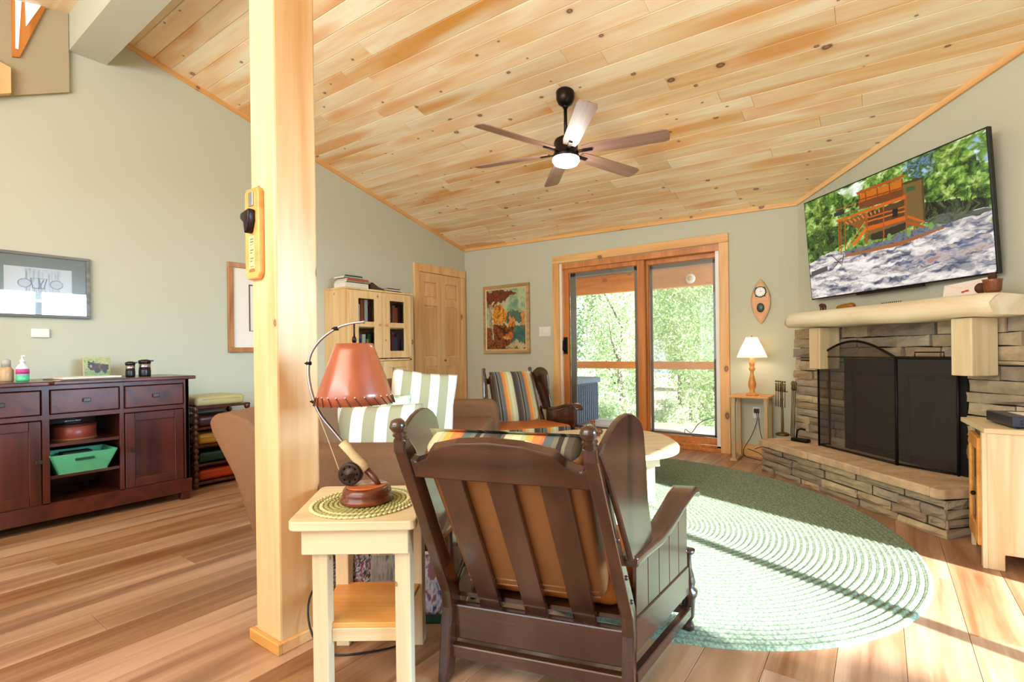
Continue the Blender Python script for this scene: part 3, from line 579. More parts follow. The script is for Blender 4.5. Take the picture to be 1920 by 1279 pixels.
MB().box(.21, 1.84, -.12, -.003, .21, .258).build('hearth_slab', CAP, fp)
# mantel log with live edge
vs = []; n_ = 24
sec = lambda t: [(-.16, 1.305), (-.38, 1.318), (-.43, 1.302), (-.452, 1.262), (-.448, 1.225), (-.42, 1.196), (-.17, 1.19), (-.17, 1.24)]
b = MB(); k = 8; rr = random.Random(5)
for i in range(n_):
    t = i/(n_-1); x = .40+1.56*t; ys = .018*math.sin(5*t+1)+.012*math.sin(13*t)+(.05*t if t < .8 else .04-.3*(t-.8)); zs = .010*math.sin(7*t)+.006*math.sin(17*t); en = .9 if i in (0, n_-1) else 1
    if i in (0, n_-1): x += .0
    for j, (y, z) in enumerate(sec(t)):
        f_ = (y+.17)/-.28; yy = y-(ys*f_ if f_ > 0 else 0)+(1-en)*.15*(f_ > .5); zz = 1.25+(z-1.25)*en+zs*(.6 if j in (2, 3, 4, 5) else .15)
        b.v.append((x+(rr.uniform(-.012, .012) if i in (0, n_-1) else 0), yy, zz))
for i in range(n_-1):
    for j in range(k): b.f.append([i*k+j, i*k+(j+1) % k, (i+1)*k+(j+1) % k, (i+1)*k+j]); b.sm.append(True)
b.f += [list(range(k)), list(range((n_-1)*k, n_*k))]; b.sm += [False]*2
b.build('mantel', LOGW, fp)
for x0 in (.585, 1.712): MB().box(x0, x0+.115, -.37, -.19, .872, 1.192).build('corbel', wood('corbel_timber', 'cdb083', 'e9d7b0', 'Z', 1, .5, knots=2, kdark='a87848', var=.1) if x0 < 1 else bpy.data.materials['corbel_timber'], fp, bevel=.006, seg=2)
# screen
fs_ = thing('fireplace_screen', 'black folding mesh fire screen with arched centre standing on the hearth', 'fire screen', C3(.60, -.30, .266), CRZ)
def spanel(name, x0, y0, x1, y1, h0, arch, hand=True):
    L = math.hypot(x1-x0, y1-y0); a_ = math.atan2(y1-y0, x1-x0); rot = (0, 0, a_)
    top = [(L*i/14, 0, h0+arch*math.sin(math.pi*i/14)) for i in range(15)]
    fr = MB().tube([(0, 0, 0), (0, 0, h0)], .008).tube([(L, 0, 0), (L, 0, h0)], .008).tube([(0, 0, .01), (L, 0, .01)], .007).tube(top, .009)
    if arch: fr.tube([(0, 0, h0), (L, 0, h0)], .004)
    o = fr.build(name, BLACKM, fs_, loc=(x0, y0, 0), rot=rot)
    m = MB(); vs = [(0, 0, .01)]+[(L, 0, .01)]+[(p[0], 0, p[2]) for p in reversed(top)]; m.add(vs, [list(range(len(vs)))]).build('mesh', MESHF, o)
    return o
spanel('screen_panel', 0, .098, .0, 0, .735, 0); spanel('screen_panel', 0, 0, .69, 0, .70, .115); spanel('screen_panel', .695, 0, 1.01, .1, .70, 0)
for x_, y_ in ((.78, .025), (.93, .07)): pass
MB().tube([(.80, .03, .70), (.80, .03, .735), (.95, .075, .735), (.95, .075, .70)], .004, 6).tube([(.0, .03, .735), (.0, .03, .77), (.0, .08, .77), (.0, .08, .735)], .004, 6).build('handle', BLACKM, fs_)
# hearth tools
ts = thing('fireplace_tool_set', 'bronze fireplace tools hanging on their stand left of the hearth stones', 'tools', C3(.12, -.27, .266), CRZ)
BRZ = flat('aged_bronze', '6b5836', .4, .8)
MB().lathe([(.055, 0), (.06, .01), (.05, .02), (.012, .03), (.008, .3), (.012, .32), (.008, .34), (.008, .42), (.014, .45), (.004, .47)], 12).build('stand', BRZ, ts)
MB().tube([(-.07, 0, .39), (.07, 0, .39)], .005, 6).build('hook_bar', BRZ, ts)
for k in range(5):
    a = -.065+.03*k; b = MB().tube([(a, -.012, .39), (a, -.014, .25)], .004 if k < 3 else .003, 6).tube([(a, -.012, .39), (a, -.012, .46)], .007, 6).ball((a, -.012, .475), .009, 8, 6)
    b.build('tool_handle', BRZ, ts)
t2 = thing('poker', 'slim bronze poker and tongs leaning at the stone corner', 'tools', C3(.21, -.24, .266), CRZ)
for k in range(3): MB().tube([(.02*k-.02, 0, 0), (.02*k-.02, .02, .42)], .004, 6).lathe([(.004, .40), (.012, .42), (.006, .44), (.013, .46), (.003, .485)], 10, c=(.02*k-.02, .02)).build('rod', BRZ, t2)
hb = thing('hearth_brush', 'small dark ash brush lying on the hearth left of the screen', 'brush', C3(.43, -.33, .266), CRZ+.3)
MB().box(-.075, .07, -.03, .03, 0, .03).build('head', BLACKM, hb, bevel=.01, seg=2); MB().tube([(-.04, 0, .03), (-.03, 0, .09), (.0, 0, .11), (.04, 0, .105)], .007).build('handle', BLACKM, hb)

# mantel things
def quad_animal(name, label, cat, loc, rz, s_, mat, base=None):
    t = thing(name, label, cat, loc, rz); b = MB()
    b.ball((0, 0, .62*s_), (.42*s_, .22*s_, .26*s_)).ball((-.22*s_, 0, .7*s_), (.24*s_, .2*s_, .24*s_)).ball((-.5*s_, 0, .72*s_), (.17*s_, .13*s_, .15*s_)).ball((-.63*s_, 0, .66*s_), (.1*s_, .07*s_, .07*s_))
    for y in (-.07*s_, .07*s_): b.ball((-.45*s_, y, .87*s_), .045*s_, 8, 6)
    for x, y in ((-.28, -.12), (-.24, .12), (.24, -.12), (.28, .12)): b.tube([(x*s_, y*s_, .55*s_), (x*s_*1.02, y*s_, .25*s_), ((x-.04)*s_, y*s_, .03*s_)], [.12*s_, .08*s_, .07*s_], 8)
    o = b.build('body', mat, t); o.location.z = .012 if base else 0
    if base: MB().box(-.95*s_, .6*s_, -.3*s_, .3*s_, 0, .012).build('base', base, t, bevel=.003)
    return t
quad_animal('bear_figurine', 'small dark carved bear on a red-brown base at the left end of the mantel', 'figurine', C3(.60, -.25, 1.318), CRZ, .062, flat('dark_carving', '4a2415', .5), flat('red_base', 'a3532c', .5))
cw = thing('carved_log_ornament', 'low brown burl carving lying on the mantel beside the bear', 'ornament', C3(.83, -.25, 1.318), CRZ)
MB().ball((0, 0, .022), (.075, .03, .025)).ball((.05, -.004, .025), (.035, .028, .024)).ball((-.06, 0, .02), (.03, .02, .018)).build('body', wood('burl', '7a4a1c', 'b87c34', 'X', 3, .4), cw)
sk = thing('twig_ornament', 'low dark spiky comb shaped ornament at the middle of the mantel', 'ornament', C3(1.18, -.22, 1.318), CRZ); b = MB().box(-.08, .08, -.004, .004, 0, .006)
for k in range(10): b.tube([(-.075+.016*k, 0, .004), (-.065+.016*k, 0, .024)], .003, 5)
b.build('body', BLACKM, sk)
cd = thing('greeting_card', 'white envelope with a red mark propped at the back of the mantel', 'card', C3(1.52, -.195, 1.318), CRZ)
CVS = Canvas(60, 30, 'efe4da'); CVS.poly([(.45, .25), (.62, .3), (.6, .42), (.44, .38)], 'b5352a'); CVS.line(0, 1, .5, .55, .01, 'd5c8bc'); CVS.line(1, 1, .5, .55, .01, 'd5c8bc')
MB().box(0, .25, 0, .004, 0, .09).build('paper_body', PAPER, cd, rot=(R(-14), R(-4), 0)); CVS.build('front_print', PRINT, cd, .25, .09, (0, -.001, 0), (R(-14), R(-4), 0))
mg = thing('copper_pot', 'small copper and brown pot with a pine cone at the right end of the mantel', 'pot', C3(1.86, -.27, 1.325), CRZ)
MB().lathe([(.03, 0), (.038, .01), (.042, .06), (.045, .07), (.038, .07), (.034, .02)], 16).build('body', flat('copper', '8f5a40', .35, .5), mg)
MB().ball((0, 0, .085), (.02, .02, .022)).build('pine_cone', flat('cone_brown', '4a2a1a', .8), mg); MB().ball((-.06, 0, .03), (.028, .028, .03)).build('brown_ball', flat('cone_dark', '53301f', .8), mg)

# ---------------------------------------------------------------- TV
tv = thing('television', 'large flat television showing a cabin photo tilted on the wall above the mantel', 'television', C3(.262, -.065, 1.45), CRZ)
TW, TH = 1.487, .835; TIL = R(4.6)
tb = MB().box(0, TW, -.012, .018, 0, TH).build('bezel', BLACKP, tv, bevel=.003, seg=1, rot=(TIL, 0, 0))
MB().box(.35, TW-.35, .018, .05, .12, .6).build('back_housing', BLACKP, tv, rot=(TIL, 0, 0)); MB().box(TW/2-.2, TW/2+.2, .02, .066, .2, .5).build('wall_mount', BLACKM, tv)
MB().box(.47, 1.02, -.006, .012, -.014, 0).build('speaker_bar', BLACKP, tv, rot=(TIL, 0, 0))
src = [(92, 1252), (1415, 1050), (1330, 33), (38, 575)]; dst = [(0, 0), (1, 0), (1, 1), (0, 1)]
A_ = []; B_ = []
for (x, y), (u, v) in zip(src, dst): A_ += [[x, y, 1, 0, 0, 0, -u*x, -u*y], [0, 0, 0, x, y, 1, -v*x, -v*y]]; B_ += [u, v]
hh = np.append(np.linalg.solve(np.array(A_, float), np.array(B_, float)), 1).reshape(3, 3)
def H_(x, y): q = hh @ np.array([x, y, 1.]); return q[0]/q[2], q[1]/q[2]
T = Canvas(440, 248, '5f7f3a', 1.78); HP = lambda l: [H_(*p) for p in l]; T.warp(.03, 22)
T.tex(T.full(), ['18240f', '2f4a20', '4f7830', '86a945', 'bdd283', 'dfe9d2'], 34, 22, 3, .22, .8, 5)
m = T.mask_poly(HP([(260, 470), (480, 400), (430, 500), (330, 540)])); T.tex(m, ['cfe0f5', 'ffffff', '8fae6a'], 12, 9, 5)
m = T.mask_poly(HP([(740, 290), (960, 190), (960, 340), (880, 390), (740, 370)])); T.tex(m, ['2c4a34', '6f93b5', '35502a', '5f8550', 'a9c4e6'], 34, 20, 6)
m = T.mask_poly(HP([(1180, 120), (1345, 40), (1360, 260), (1270, 290)])); T.tex(m, ['9fc0f0', '7fa54c', '527a35', 'e5efff'], 22, 15, 8)
m = T.mask_poly(HP([(880, 560), (1000, 545), (1370, 520), (1370, 600), (890, 680)])); T.tex(m, ['15170f', '2c3520', '5d6b48', '1a1d14'], 60, 8, 9)
m = T.mask_poly(HP([(60, 790), (200, 740), (420, 700), (400, 800), (250, 900), (80, 1000)])); T.tex(m, ['1a2a12', '35502a', '527a35', '2c4420', '7fa54c'], 30, 18, 10)
for k in range(9): p, q = H_(90+38*k+(k*37 % 13), 690+23*(k % 3)), H_(98+37*k, 900-9*k); T.line(*p, *q, .0025, '2a2418', .7)
for k in range(9): p, q = H_(930+52*k, 540-14*k), H_(930+52*k, 650-14*k); T.line(*p, *q, .004, '2a2420')
m = T.mask_poly(HP([(60, 1010), (250, 905), (420, 900), (700, 830), (1040, 730), (900, 690), (1060, 640), (1385, 580), (1430, 1060), (80, 1280)])); T.tex(m, ['4a4f66', '7d808f', 'b9b3b2', 'e2dad5', 'f5f0ec'], 13, 30, 12, .24, .72, 4)
m = T.mask_poly(HP([(640, 1010), (1380, 740), (1400, 860), (1000, 990), (700, 1040)])); T.tex(m, ['4d5270', '7b7f98', 'c9bcb8', 'a98f84'], 16, 30, 13)
m = T.mask_poly(HP([(900, 680), (1100, 620), (1380, 590), (1380, 610), (1060, 710), (960, 720)])); T.tex(m, ['3d4a30', '6a6f60', '4c4f48'], 20, 30, 14)
m = T.mask_poly(HP([(330, 900), (500, 870), (760, 770), (900, 720), (1040, 730), (700, 860), (340, 945)])); T.tex(m, ['4a4f60', '7a7f8c', '6d6f74'], 50, 40, 15)
T.U, T.V = T.U0, T.V0
T.poly(HP([(330, 935), (700, 845), (1040, 728), (1040, 742), (720, 868), (335, 952)]), 'a4683a')
T.poly(HP([(738, 425), (872, 390), (900, 700), (770, 740), (500, 800), (500, 690), (738, 640)]), '7d6236'); T.poly(HP([(510, 790), (760, 700), (770, 745), (620, 815), (520, 830)]), '3a2d26')
T.poly(HP([(872, 390), (888, 395), (905, 690), (892, 715)]), '5c4424'); T.poly(HP([(740, 420), (885, 375), (890, 390), (742, 436)]), '4a3c28')
T.poly(HP([(405, 492), (750, 360), (750, 378), (415, 508)]), 'b5541a'); T.poly(HP([(425, 508), (735, 392), (738, 470), (430, 590)]), 'c9701c')
T.poly(HP([(430, 560), (738, 462), (745, 520), (440, 610)]), '7a4420')
for x in (430, 475, 558, 645, 735): T.line(*H_(x, 505-.37*(x-430)), *H_(x+5, 610-.3*(x-430)), .006, '8c3f10')
T.line(*H_(430, 545), *H_(738, 455), .006, '8c3f10')
T.poly(HP([(475, 640), (750, 540), (752, 660), (480, 750)]), '5b3d22'); T.poly(HP([(265, 690), (760, 505), (762, 530), (270, 705)]), 'd0661c')
T.poly(HP([(275, 705), (470, 640), (480, 700), (430, 755), (330, 700)]), '8f5a26')
T.line(*H_(262, 620), *H_(470, 545), .004, 'b06030'); T.line(*H_(262, 660), *H_(480, 590), .004, '6a5a50'); T.poly(HP([(250, 640), (325, 615), (325, 645), (252, 665)]), '30333c')
for k in range(9): T.line(*H_(330+30*k, 700-11*k), *H_(350+28*k, 715-11*k), .006, 'd98a4a')
T.poly(HP([(482, 735), (760, 655), (762, 685), (485, 765)]), 'd4661a'); T.line(*H_(482, 700), *H_(755, 620), .006, 'd4762a'); T.line(*H_(482, 672), *H_(755, 590), .006, 'c9661f')
for x, y0, y1 in ((283, 700, 890), (298, 700, 925), (328, 690, 900), (476, 640, 850), (486, 640, 850), (603, 585, 815), (765, 500, 770), (822, 660, 750)): T.line(*H_(x, y0), *H_(x+3, y1), .006, 'b3561a')
T.poly(HP([(470, 740), (490, 750), (400, 870), (370, 870)]), 'd9752a'); T.line(*H_(350, 870), *H_(470, 700), .004, 'e08a45')
T.poly(HP([(775, 650), (900, 690), (895, 705), (775, 668)]), 'd4661a'); T.poly(HP([(775, 690), (900, 725), (895, 740), (775, 710)]), 'b5541a'); T.poly(HP([(765, 455), (828, 440), (828, 470), (765, 485)]), '39603a')
T.poly(HP([(668, 608), (706, 600), (706, 660), (668, 668)]), '1b1616')
for p in ((944, 725), (785, 775), (645, 805), (505, 845), (370, 880)): T.ell(*H_(*p), .012, .03, '7fa05c')
for a_ in ((230, 940, 300, 1000), (240, 1040, 300, 960), (305, 1010, 320, 930), (250, 990, 310, 985)): T.line(*H_(a_[0], a_[1]), *H_(a_[2], a_[3]), .004, '302a2a')
T.poly(HP([(85, 1060), (200, 1015), (205, 1050), (90, 1095)]), '5d5a5c'); T.a = T.a**1.08*1.02
tvs = T.build('screen', attr_mat('tv_image', 1.0, .15), tv, TW-.02, TH-.02, (.01, -.0125, .01), (TIL, 0, 0))
tvs.location = Matrix.Rotation(TIL, 4, 'X') @ Vector((.01, -.0132, .01))

# ---------------------------------------------------------------- canoe clock
ck = thing('canoe_wall_clock', 'canoe shaped wooden wall clock with round white dial and green oval', 'clock', (-.94, YB, 1.268))
def lens(w_, h_, z0=0, n=13):
    p = [(w_*abs(math.sin(math.pi*i/n))**.8, z0+h_*i/n) for i in range(n+1)]; return p+[(-x, z) for x, z in reversed(p[1:-1])]
MB().prism(lens(.088, .43), -.025, 0, 'y').build('canoe_rim', wood('ash_rim', 'a8763c', 'd3a768', 'Z', 2, .4), ck, bevel=.003, seg=1)
MB().prism(lens(.074, .36, .035), -.028, -.02, 'y').build('canoe_inside', HONEY, ck)
MB().lathe([(.052, 0), (.052, .012), (.046, .016), (.044, .01)], 28, T=Matrix.Translation((0, -.026, .305)) @ Matrix.Rotation(R(90), 4, 'X')).build('bezel', BLACKM, ck)
D_ = Canvas(60, 60, 'f2efe6')
for k in range(12): a_ = k*math.pi/6; D_.line(.5+.38*math.sin(a_), .5+.38*math.cos(a_), .5+.44*math.sin(a_), .5+.44*math.cos(a_), .018, '2a2624')
D_.line(.5, .5, .5, .76, .014, '1a1818'); D_.line(.5, .5, .66, .56, .018, '1a1818'); m = ((D_.U-.5)**2+(D_.V-.5)**2) > .25
D_.a[m] = D_.c('2a221c'); D_.build('dial', PRINT, ck, .09, .09, (-.045, -.0375, .26))
MB().lathe([(.033, 0), (.033, .012), (.028, .015)], 20, T=Matrix.Translation((0, -.026, .155)) @ Matrix.Rotation(R(90), 4, 'X') @ Matrix.Scale(1.35, 4, (0, 1, 0))).build('oval_window', flat('dark_green_oval', '1f3b2c', .3), ck)
MB().box(-.07, .07, -.032, -.026, .222, .228).build('thwart', TRIM, ck)

# ---------------------------------------------------------------- lamp table + lamp + outlet
lt = thing('plant_stand_table', 'narrow pine side table in the corner by the patio door', 'table', (-.998, 4.87, 0))
MB().prism([(-.175, -.115), (.165, -.115), (.175, -.10), (.175, .17), (-.175, .17)], .585, .605, 'z').build('tabletop', HONEY, lt, bevel=.004)
GP = wood('weathered_pine', 'a98a5e', 'cdb084', 'Z', 1, .5)
for x, y in ((-.14, -.08), (.14, -.08), (-.14, .15), (.14, .15)): MB().box(x-.016, x+.016, y-.016, y+.016, 0, .585).build('leg', GP, lt, bevel=.002, seg=1)
for x in (-.14, .14): MB().prism([(-.085, .585), (-.04, .585), (-.04, .56), (-.085, .53)], x-.02, x+.02, 'x').build('bracket', GP, lt); MB().box(x-.03, x+.03, -.11, .17, 0, .02).build('foot', GP, lt)
tl = thing('table_lamp', 'lit honey wood lamp with pleated cream shade on the corner side table', 'lamp', (-.985, 4.85, .605))
MB().lathe([(.058, 0), (.06, .012), (.05, .02), (.03, .026), (.02, .035), (.022, .05), (.034, .085), (.036, .11), (.026, .15), (.016, .19), (.014, .22), (.026, .235), (.028, .25), (.018, .262), (.022, .28), (.026, .30), (.016, .32), (.016, .345)], 20).build('base', HONEY, tl)
b = MB(); n_ = 48; vs = []
for z, r1 in ((.535, .048), (.50, .062), (.44, .092), (.38, .118), (.35, .13)):
    for i in range(n_): a_ = 2*math.pi*i/n_; q = r1*(1+.02*(1 if i % 2 else -1)); vs.append((q*math.cos(a_), q*math.sin(a_), z))
fs = [(j*n_+i, j*n_+(i+1) % n_, (j+1)*n_+(i+1) % n_, (j+1)*n_+i) for j in range(4) for i in range(n_)]
m, n, l, bb = newmat('lit_fabric_shade'); bb.inputs['Base Color'].default_value = c4('efdfc6'); bb.inputs['Emission Color'].default_value = (1, .82, .6, 1); bb.inputs['Emission Strength'].default_value = .55
tr = n.new('ShaderNodeBsdfTranslucent'); tr.inputs[0].default_value = c4('f5e0bf'); ms = n.new('ShaderNodeMixShader'); ms.inputs[0].default_value = .5; l.new(bb.outputs[0], ms.inputs[1]); l.new(tr.outputs[0], ms.inputs[2]); l.new(ms.outputs[0], n['Material Output'].inputs[0])
b.add(vs, fs).build('lamp_shade', m, tl)
MB().tube([(0, 0, .34), (0, 0, .54)], .003).ball((0, 0, .545), .007).build('finial', BRASS, tl)
ou = tag(MB().box(-.035, .035, -.006, 0, -.055, .055).build('wall_outlet', WHITE, bevel=.003, loc=(-.99, YB, .42)), 'white wall outlet with a black plug behind the corner table', 'outlet')
co = MB().tube(smooth([(-.995, 5.03, .45), (-.98, 5.02, .35), (-1.03, 5.0, .2), (-1.09, 4.97, .08), (-1.07, 4.93, .02), (-.98, 4.9, .008), (-.9, 4.88, .008), (-.93, 4.9, .06), (-1.05, 4.94, .09)]), .0035, 6).tube(smooth([(-.97, 5.03, .44), (-.955, 5.0, .3), (-.93, 4.97, .2), (-.9, 4.96, .14), (-1.0, 5.0, .08)]), .0035, 6).box(-1.01, -.965, 5.03, 5.06, .42, .46).build('lamp_cord', BLACKP)
tag(co, 'black lamp cord trailing from the outlet to the floor in the corner', 'cord')

# ---------------------------------------------------------------- corner media cabinet
mc = thing('media_cabinet', 'pale pine cabinet with a glass door at the right edge of the picture', 'cabinet', (.406, 3.047, 0))
MB().prism([(.0, -.0), (.62, 0), (.62, .36), (-.02, .36), (-.02, .34)], .635, .636, 'z')
MB().prism([(-.012, -.012), (.62, -.012), (.62, .42), (-.05, .42), (-.05, .4)], .632, .655, 'z').build('top', PALE, mc, bevel=.004)
MB().prism([(0, 0), (.6, 0), (.6, .055), (.09, .055), (.065, .09) , (.0, .09)][:0] or [(0, .0), (.06, .0), (.06, .075), (.6, .085), (.6, .632), (0, .632)], 0, .02, 'y').build('side_panel', PALEZ, mc, bevel=.003, seg=1)
MB().box(0, .6, .35, .37, .05, .632).build('side_panel', PALEZ, mc); MB().box(.02, .6, .02, .35, .075, .095).build('bottom', PALE, mc); MB().box(.02, .6, .02, .35, .33, .345).build('shelf', PALE, mc); MB().box(.58, .6, .02, .35, .075, .632).build('back_panel', PALEZ, mc)
MB().box(-.018, 0, .0, .04, 0, .632).box(-.018, 0, .33, .37, 0, .632).build('front_stile', PALEZ, mc, bevel=.002, seg=1)
dr = MB().box(-.03, -.004, .045, .085, .09, .60).box(-.03, -.004, .285, .325, .09, .60).box(-.03, -.004, .085, .285, .54, .60).box(-.03, -.004, .085, .285, .09, .17).build('door', HONEY, mc, bevel=.003, seg=1)
MB().box(-.02, -.016, .085, .285, .17, .54).build('pane', GLASS, dr); MB().ball((-.042, .075, .33), .011).build('knob', BLACKM, dr); MB().box(-.034, -.028, .318, .332, .45, .52).build('hinge', BRASS, dr)
dv = thing('media_player', 'black media player with papers lying on the pale cabinet', 'electronics', (.60, 3.21, .656), R(12))
MB().box(-.13, .25, -.12, .15, .006, .055).build('body', flat('blue_black_plastic', '2b3040', .3), dv, bevel=.005); b = MB()
for k in range(6):
    for j in range(2): b.box(-.10+.016*k, -.092+.016*k, -.1215, -.119, .018+.014*j, .026+.014*j)
b.build('front_buttons', BLACKP, dv); MB().box(-.07, .02, -.06, .08, .0555, .057).build('paper', PAPER, dv); MB().box(.05, .2, -.08, .09, .0555, .058).build('paper', PAPER, dv)
for x, y in ((-.1, -.1), (.22, -.1), (-.1, .12), (.22, .12)): MB().lathe([(.01, 0), (.01, .007)], 8, c=(x, y)).build('foot', BLACKP, dv)
# ================================================================ LEFT SIDE: sideboard and what stands on it
SBX = XL+.03
sd = thing('sideboard', 'dark walnut sideboard with drawers, doors and open middle shelves against the left wall', 'sideboard', (SBX, .96, 0)); FR = -4.18-SBX
yy = lambda y: y-.96
DKP = flat('shadow_walnut', '2a110c', .5)
MB().box(0, FR, yy(.40), yy(1.535), .14, .155).box(0, FR, yy(.40), yy(.42), .06, .868).box(0, FR, yy(1.515), yy(1.535), .06, .868).box(0, .012, yy(.42), yy(1.515), .155, .868).box(.012, FR-.02, yy(.775), yy(.793), .155, .868).box(.012, FR-.02, yy(1.15), yy(1.168), .155, .868).build('carcass', DARKZ, sd)
MB().prism([(-.005, yy(.36)), (FR+.045, yy(.36)), (FR+.045, yy(.80)), (FR+.022, yy(.82)), (FR+.022, yy(1.575)), (-.005, yy(1.575))], .868, .893, 'z').build('top', DARKW, sd, bevel=.006, seg=2)
for a, b_ in ((.40, .43), (.772, .806), (1.14, 1.163), (1.503, 1.535)): MB().box(FR-.022, FR, yy(a), yy(b_), .06, .868).build('stile', DARKZ, sd, bevel=.002, seg=1)
MB().box(FR-.022, FR-.001, yy(.43), yy(1.503), .84, .868).box(FR-.022, FR-.001, yy(.43), yy(1.503), .66, .69).box(FR-.022, FR+.012, yy(.39), yy(1.545), .055, .15).build('rail', DARKW, sd, bevel=.002, seg=1)
PUL = flat('pewter_pull', '4a4540', .35, .8)
for a, b_ in ((.436, .766), (.811, 1.135), (1.168, 1.498)):
    q = MB().box(FR-.02, FR+.008, yy(a), yy(b_), .694, .836).build('drawer', DARKW, sd, bevel=.004, seg=2); c = yy((a+b_)/2)
    MB().box(FR+.008, FR+.018, c-.008, c+.008, .76, .776).box(FR+.016, FR+.028, c-.018, c+.018, .755, .78).build('pull', PUL, q, bevel=.003, seg=1)
for a, b_, k in ((.436, .768, .755), (1.168, 1.498, 1.20)):
    q = MB().box(FR-.02, FR-.006, yy(a)+.05, yy(b_)-.05, .20, .61).build('door', DARKZ, sd)
    for y0, y1, z0, z1 in ((a, a+.052, .155, .655), (b_-.052, b_, .155, .655), (a+.052, b_-.052, .155, .215), (a+.052, b_-.052, .60, .655)): MB().box(FR-.02, FR+.004, yy(y0), yy(y1), z0, z1).build('frame_board', DARKZ, q, bevel=.003, seg=1)
    MB().box(FR+.004, FR+.014, yy(k)-.006, yy(k)+.006, .405, .417).box(FR+.012, FR+.024, yy(k)-.016, yy(k)+.016, .40, .424).build('pull', PUL, q, bevel=.003, seg=1)
for z in (.49, .296): MB().box(.012, FR-.015, yy(.793), yy(1.15), z, z+.018).build('shelf', DARKW, sd)
for y in (.40, 1.48):
    for x in (.01, FR-.055): MB().box(x, x+.06, yy(y), yy(y)+.055, 0, .06).build('foot', DARKW, sd, bevel=.003)
t = thing('round_tin', 'round brown leather covered box with wire handle on the upper open shelf', 'box', (-4.36, .955, .508))
TINM = flat('russet_leather', '8a3a28', .35)
MB().lathe([(.105, 0), (.108, .004), (.108, .085), (.1, .09)], 28).build('body', TINM, t); MB().lathe([(.111, .0), (.111, .012)], 28).build('trim_band', TAN, t); MB().lathe([(.108, .088), (.111, .09), (.111, .097), (.02, .102)], 28).build('lid', flat('dark_leather', '4a2018', .4), t)
MB().tube([(-.03, -.045, .1), (-.03, -.04, .115), (-.03, .04, .115), (-.03, .045, .1)], .004, 6).build('handle', STEEL, t)
t = thing('green_tray', 'mint green slant sided tray with cut-out grip on the lower open shelf', 'tray', (-4.29, .96, .314)); MINT = flat('mint_paint', '5fc79a', .5)
def slant(x0, x1, flare, y0, y1, hgt): return None
b = MB(); hw, hw2, hd, hd2, H = .115, .16, .10, .14, .125
for s_ in (-1, 1): b.add([(hd*s_, -hw, .004), (hd*s_, hw, .004), (hd2*s_, hw2, H), (hd2*s_, -hw2, H), (hd*s_-.006*s_, -hw, .004), (hd*s_-.006*s_, hw, .004), (hd2*s_-.006*s_, hw2, H), (hd2*s_-.006*s_, -hw2, H)], [(0, 1, 2, 3), (4, 5, 6, 7), (0, 1, 5, 4), (2, 3, 7, 6), (1, 2, 6, 5), (0, 3, 7, 4)]); b.add([(-hd, hw*s_, .004), (hd, hw*s_, .004), (hd2, hw2*s_, H), (-hd2, hw2*s_, H), (-hd, hw*s_-.006*s_, .004), (hd, hw*s_-.006*s_, .004), (hd2, hw2*s_-.006*s_, H), (-hd2, hw2*s_-.006*s_, H)], [(0, 1, 2, 3), (4, 5, 6, 7), (0, 1, 5, 4), (2, 3, 7, 6), (1, 2, 6, 5), (0, 3, 7, 4)])
b.box(-hd, hd, -hw, hw, 0, .006); b.build('body', MINT, t)
MB().box(.1265, .1335, -.045, .045, .078, .094).build('grip_opening', flat('grip_shadow', '17493a', .8), t, bevel=.003)
MB().box(-.07, .03, -.08, .06, .006, .12).build('dark_contents', flat('tray_contents', '2a2d2a', .8), t)
# on top
t = thing('hand_sanitizer_bottle', 'clear pump bottle with green liquid and pink label at the left end of the sideboard', 'bottle', (-4.36, .725, .894))
MB().lathe([(.028, 0), (.03, .01), (.03, .035)], 16).build('green_liquid', flat('green_gel', '5fcf9a', .2), t); MB().lathe([(.03, .035), (.03, .085), (.02, .1), (.012, .108), (.012, .118)], 16).build('body', flat('frosted_clear', 'dfeaea', .15), t)
MB().lathe([(.0305, .045), (.0305, .075)], 16).build('text_label', flat('pink_label', 'c9508f', .5, noise=.5, scale=60), t); MB().lathe([(.013, .112), (.013, .13), (.006, .135), (.006, .155)], 12).box(-.008, .035, -.006, .006, .15, .16).build('pump', WHITE, t)
t = thing('glass_jar', 'tan capped jar cut by the left edge of the picture on the sideboard', 'jar', (-4.42, .665, .894)); MB().lathe([(.03, 0), (.033, .01), (.033, .07), (.02, .09)], 14).build('body', flat('tan_jar', 'c9a57c', .3), t); MB().lathe([(.021, .09), (.021, .13), (.01, .135)], 14).build('cap', flat('grey_cap', 'b8b4ae', .4), t)
t = thing('papers', 'flat stack of papers and a folder lying on the sideboard', 'papers', (-4.36, .98, .8935), R(3))
MB().box(-.12, .13, -.14, .17, 0, .006).build('folder', flat('brown_folder', '7d6a50', .6), t); MB().box(-.10, .135, -.11, .18, .0062, .016).build('paper_stack', PAPER, t); MB().box(.1, .17, -.15, -.13, -.0, .002).build('tag', PAPER, t)
t = thing('bear_photo_tile', 'square stone tile printed with a bear photo leaning on the wall', 'picture', (-4.60, 1.125, .8935), R(90))
cv = Canvas(90, 80, 'a9a468'); cv.warp(.07, 12); cv.tex(cv.full(), ['8f8f50', 'b9b47c', '7d9a4a'], 8, 7, 3); m = cv.V < .3; cv.tex(m, ['4f7a35', '7da04c', '8f8f50'], 25, 12, 5)
cv.ell(.55, .5, .34, .2, '6b4226'); cv.ell(.8, .45, .16, .2, '3f2415'); cv.ell(.38, .52, .17, .22, '4a2a20'); cv.ell(.27, .6, .14, .16, '33201c'); cv.ell(.2, .78, .04, .06, '1d1210'); cv.ell(.37, .8, .04, .06, '1d1210'); cv.ell(.26, .55, .06, .05, 'a88a78'); cv.ell(.5, .3, .1, .12, '2c1812'); cv.ell(.8, .28, .07, .12, '2c1812')
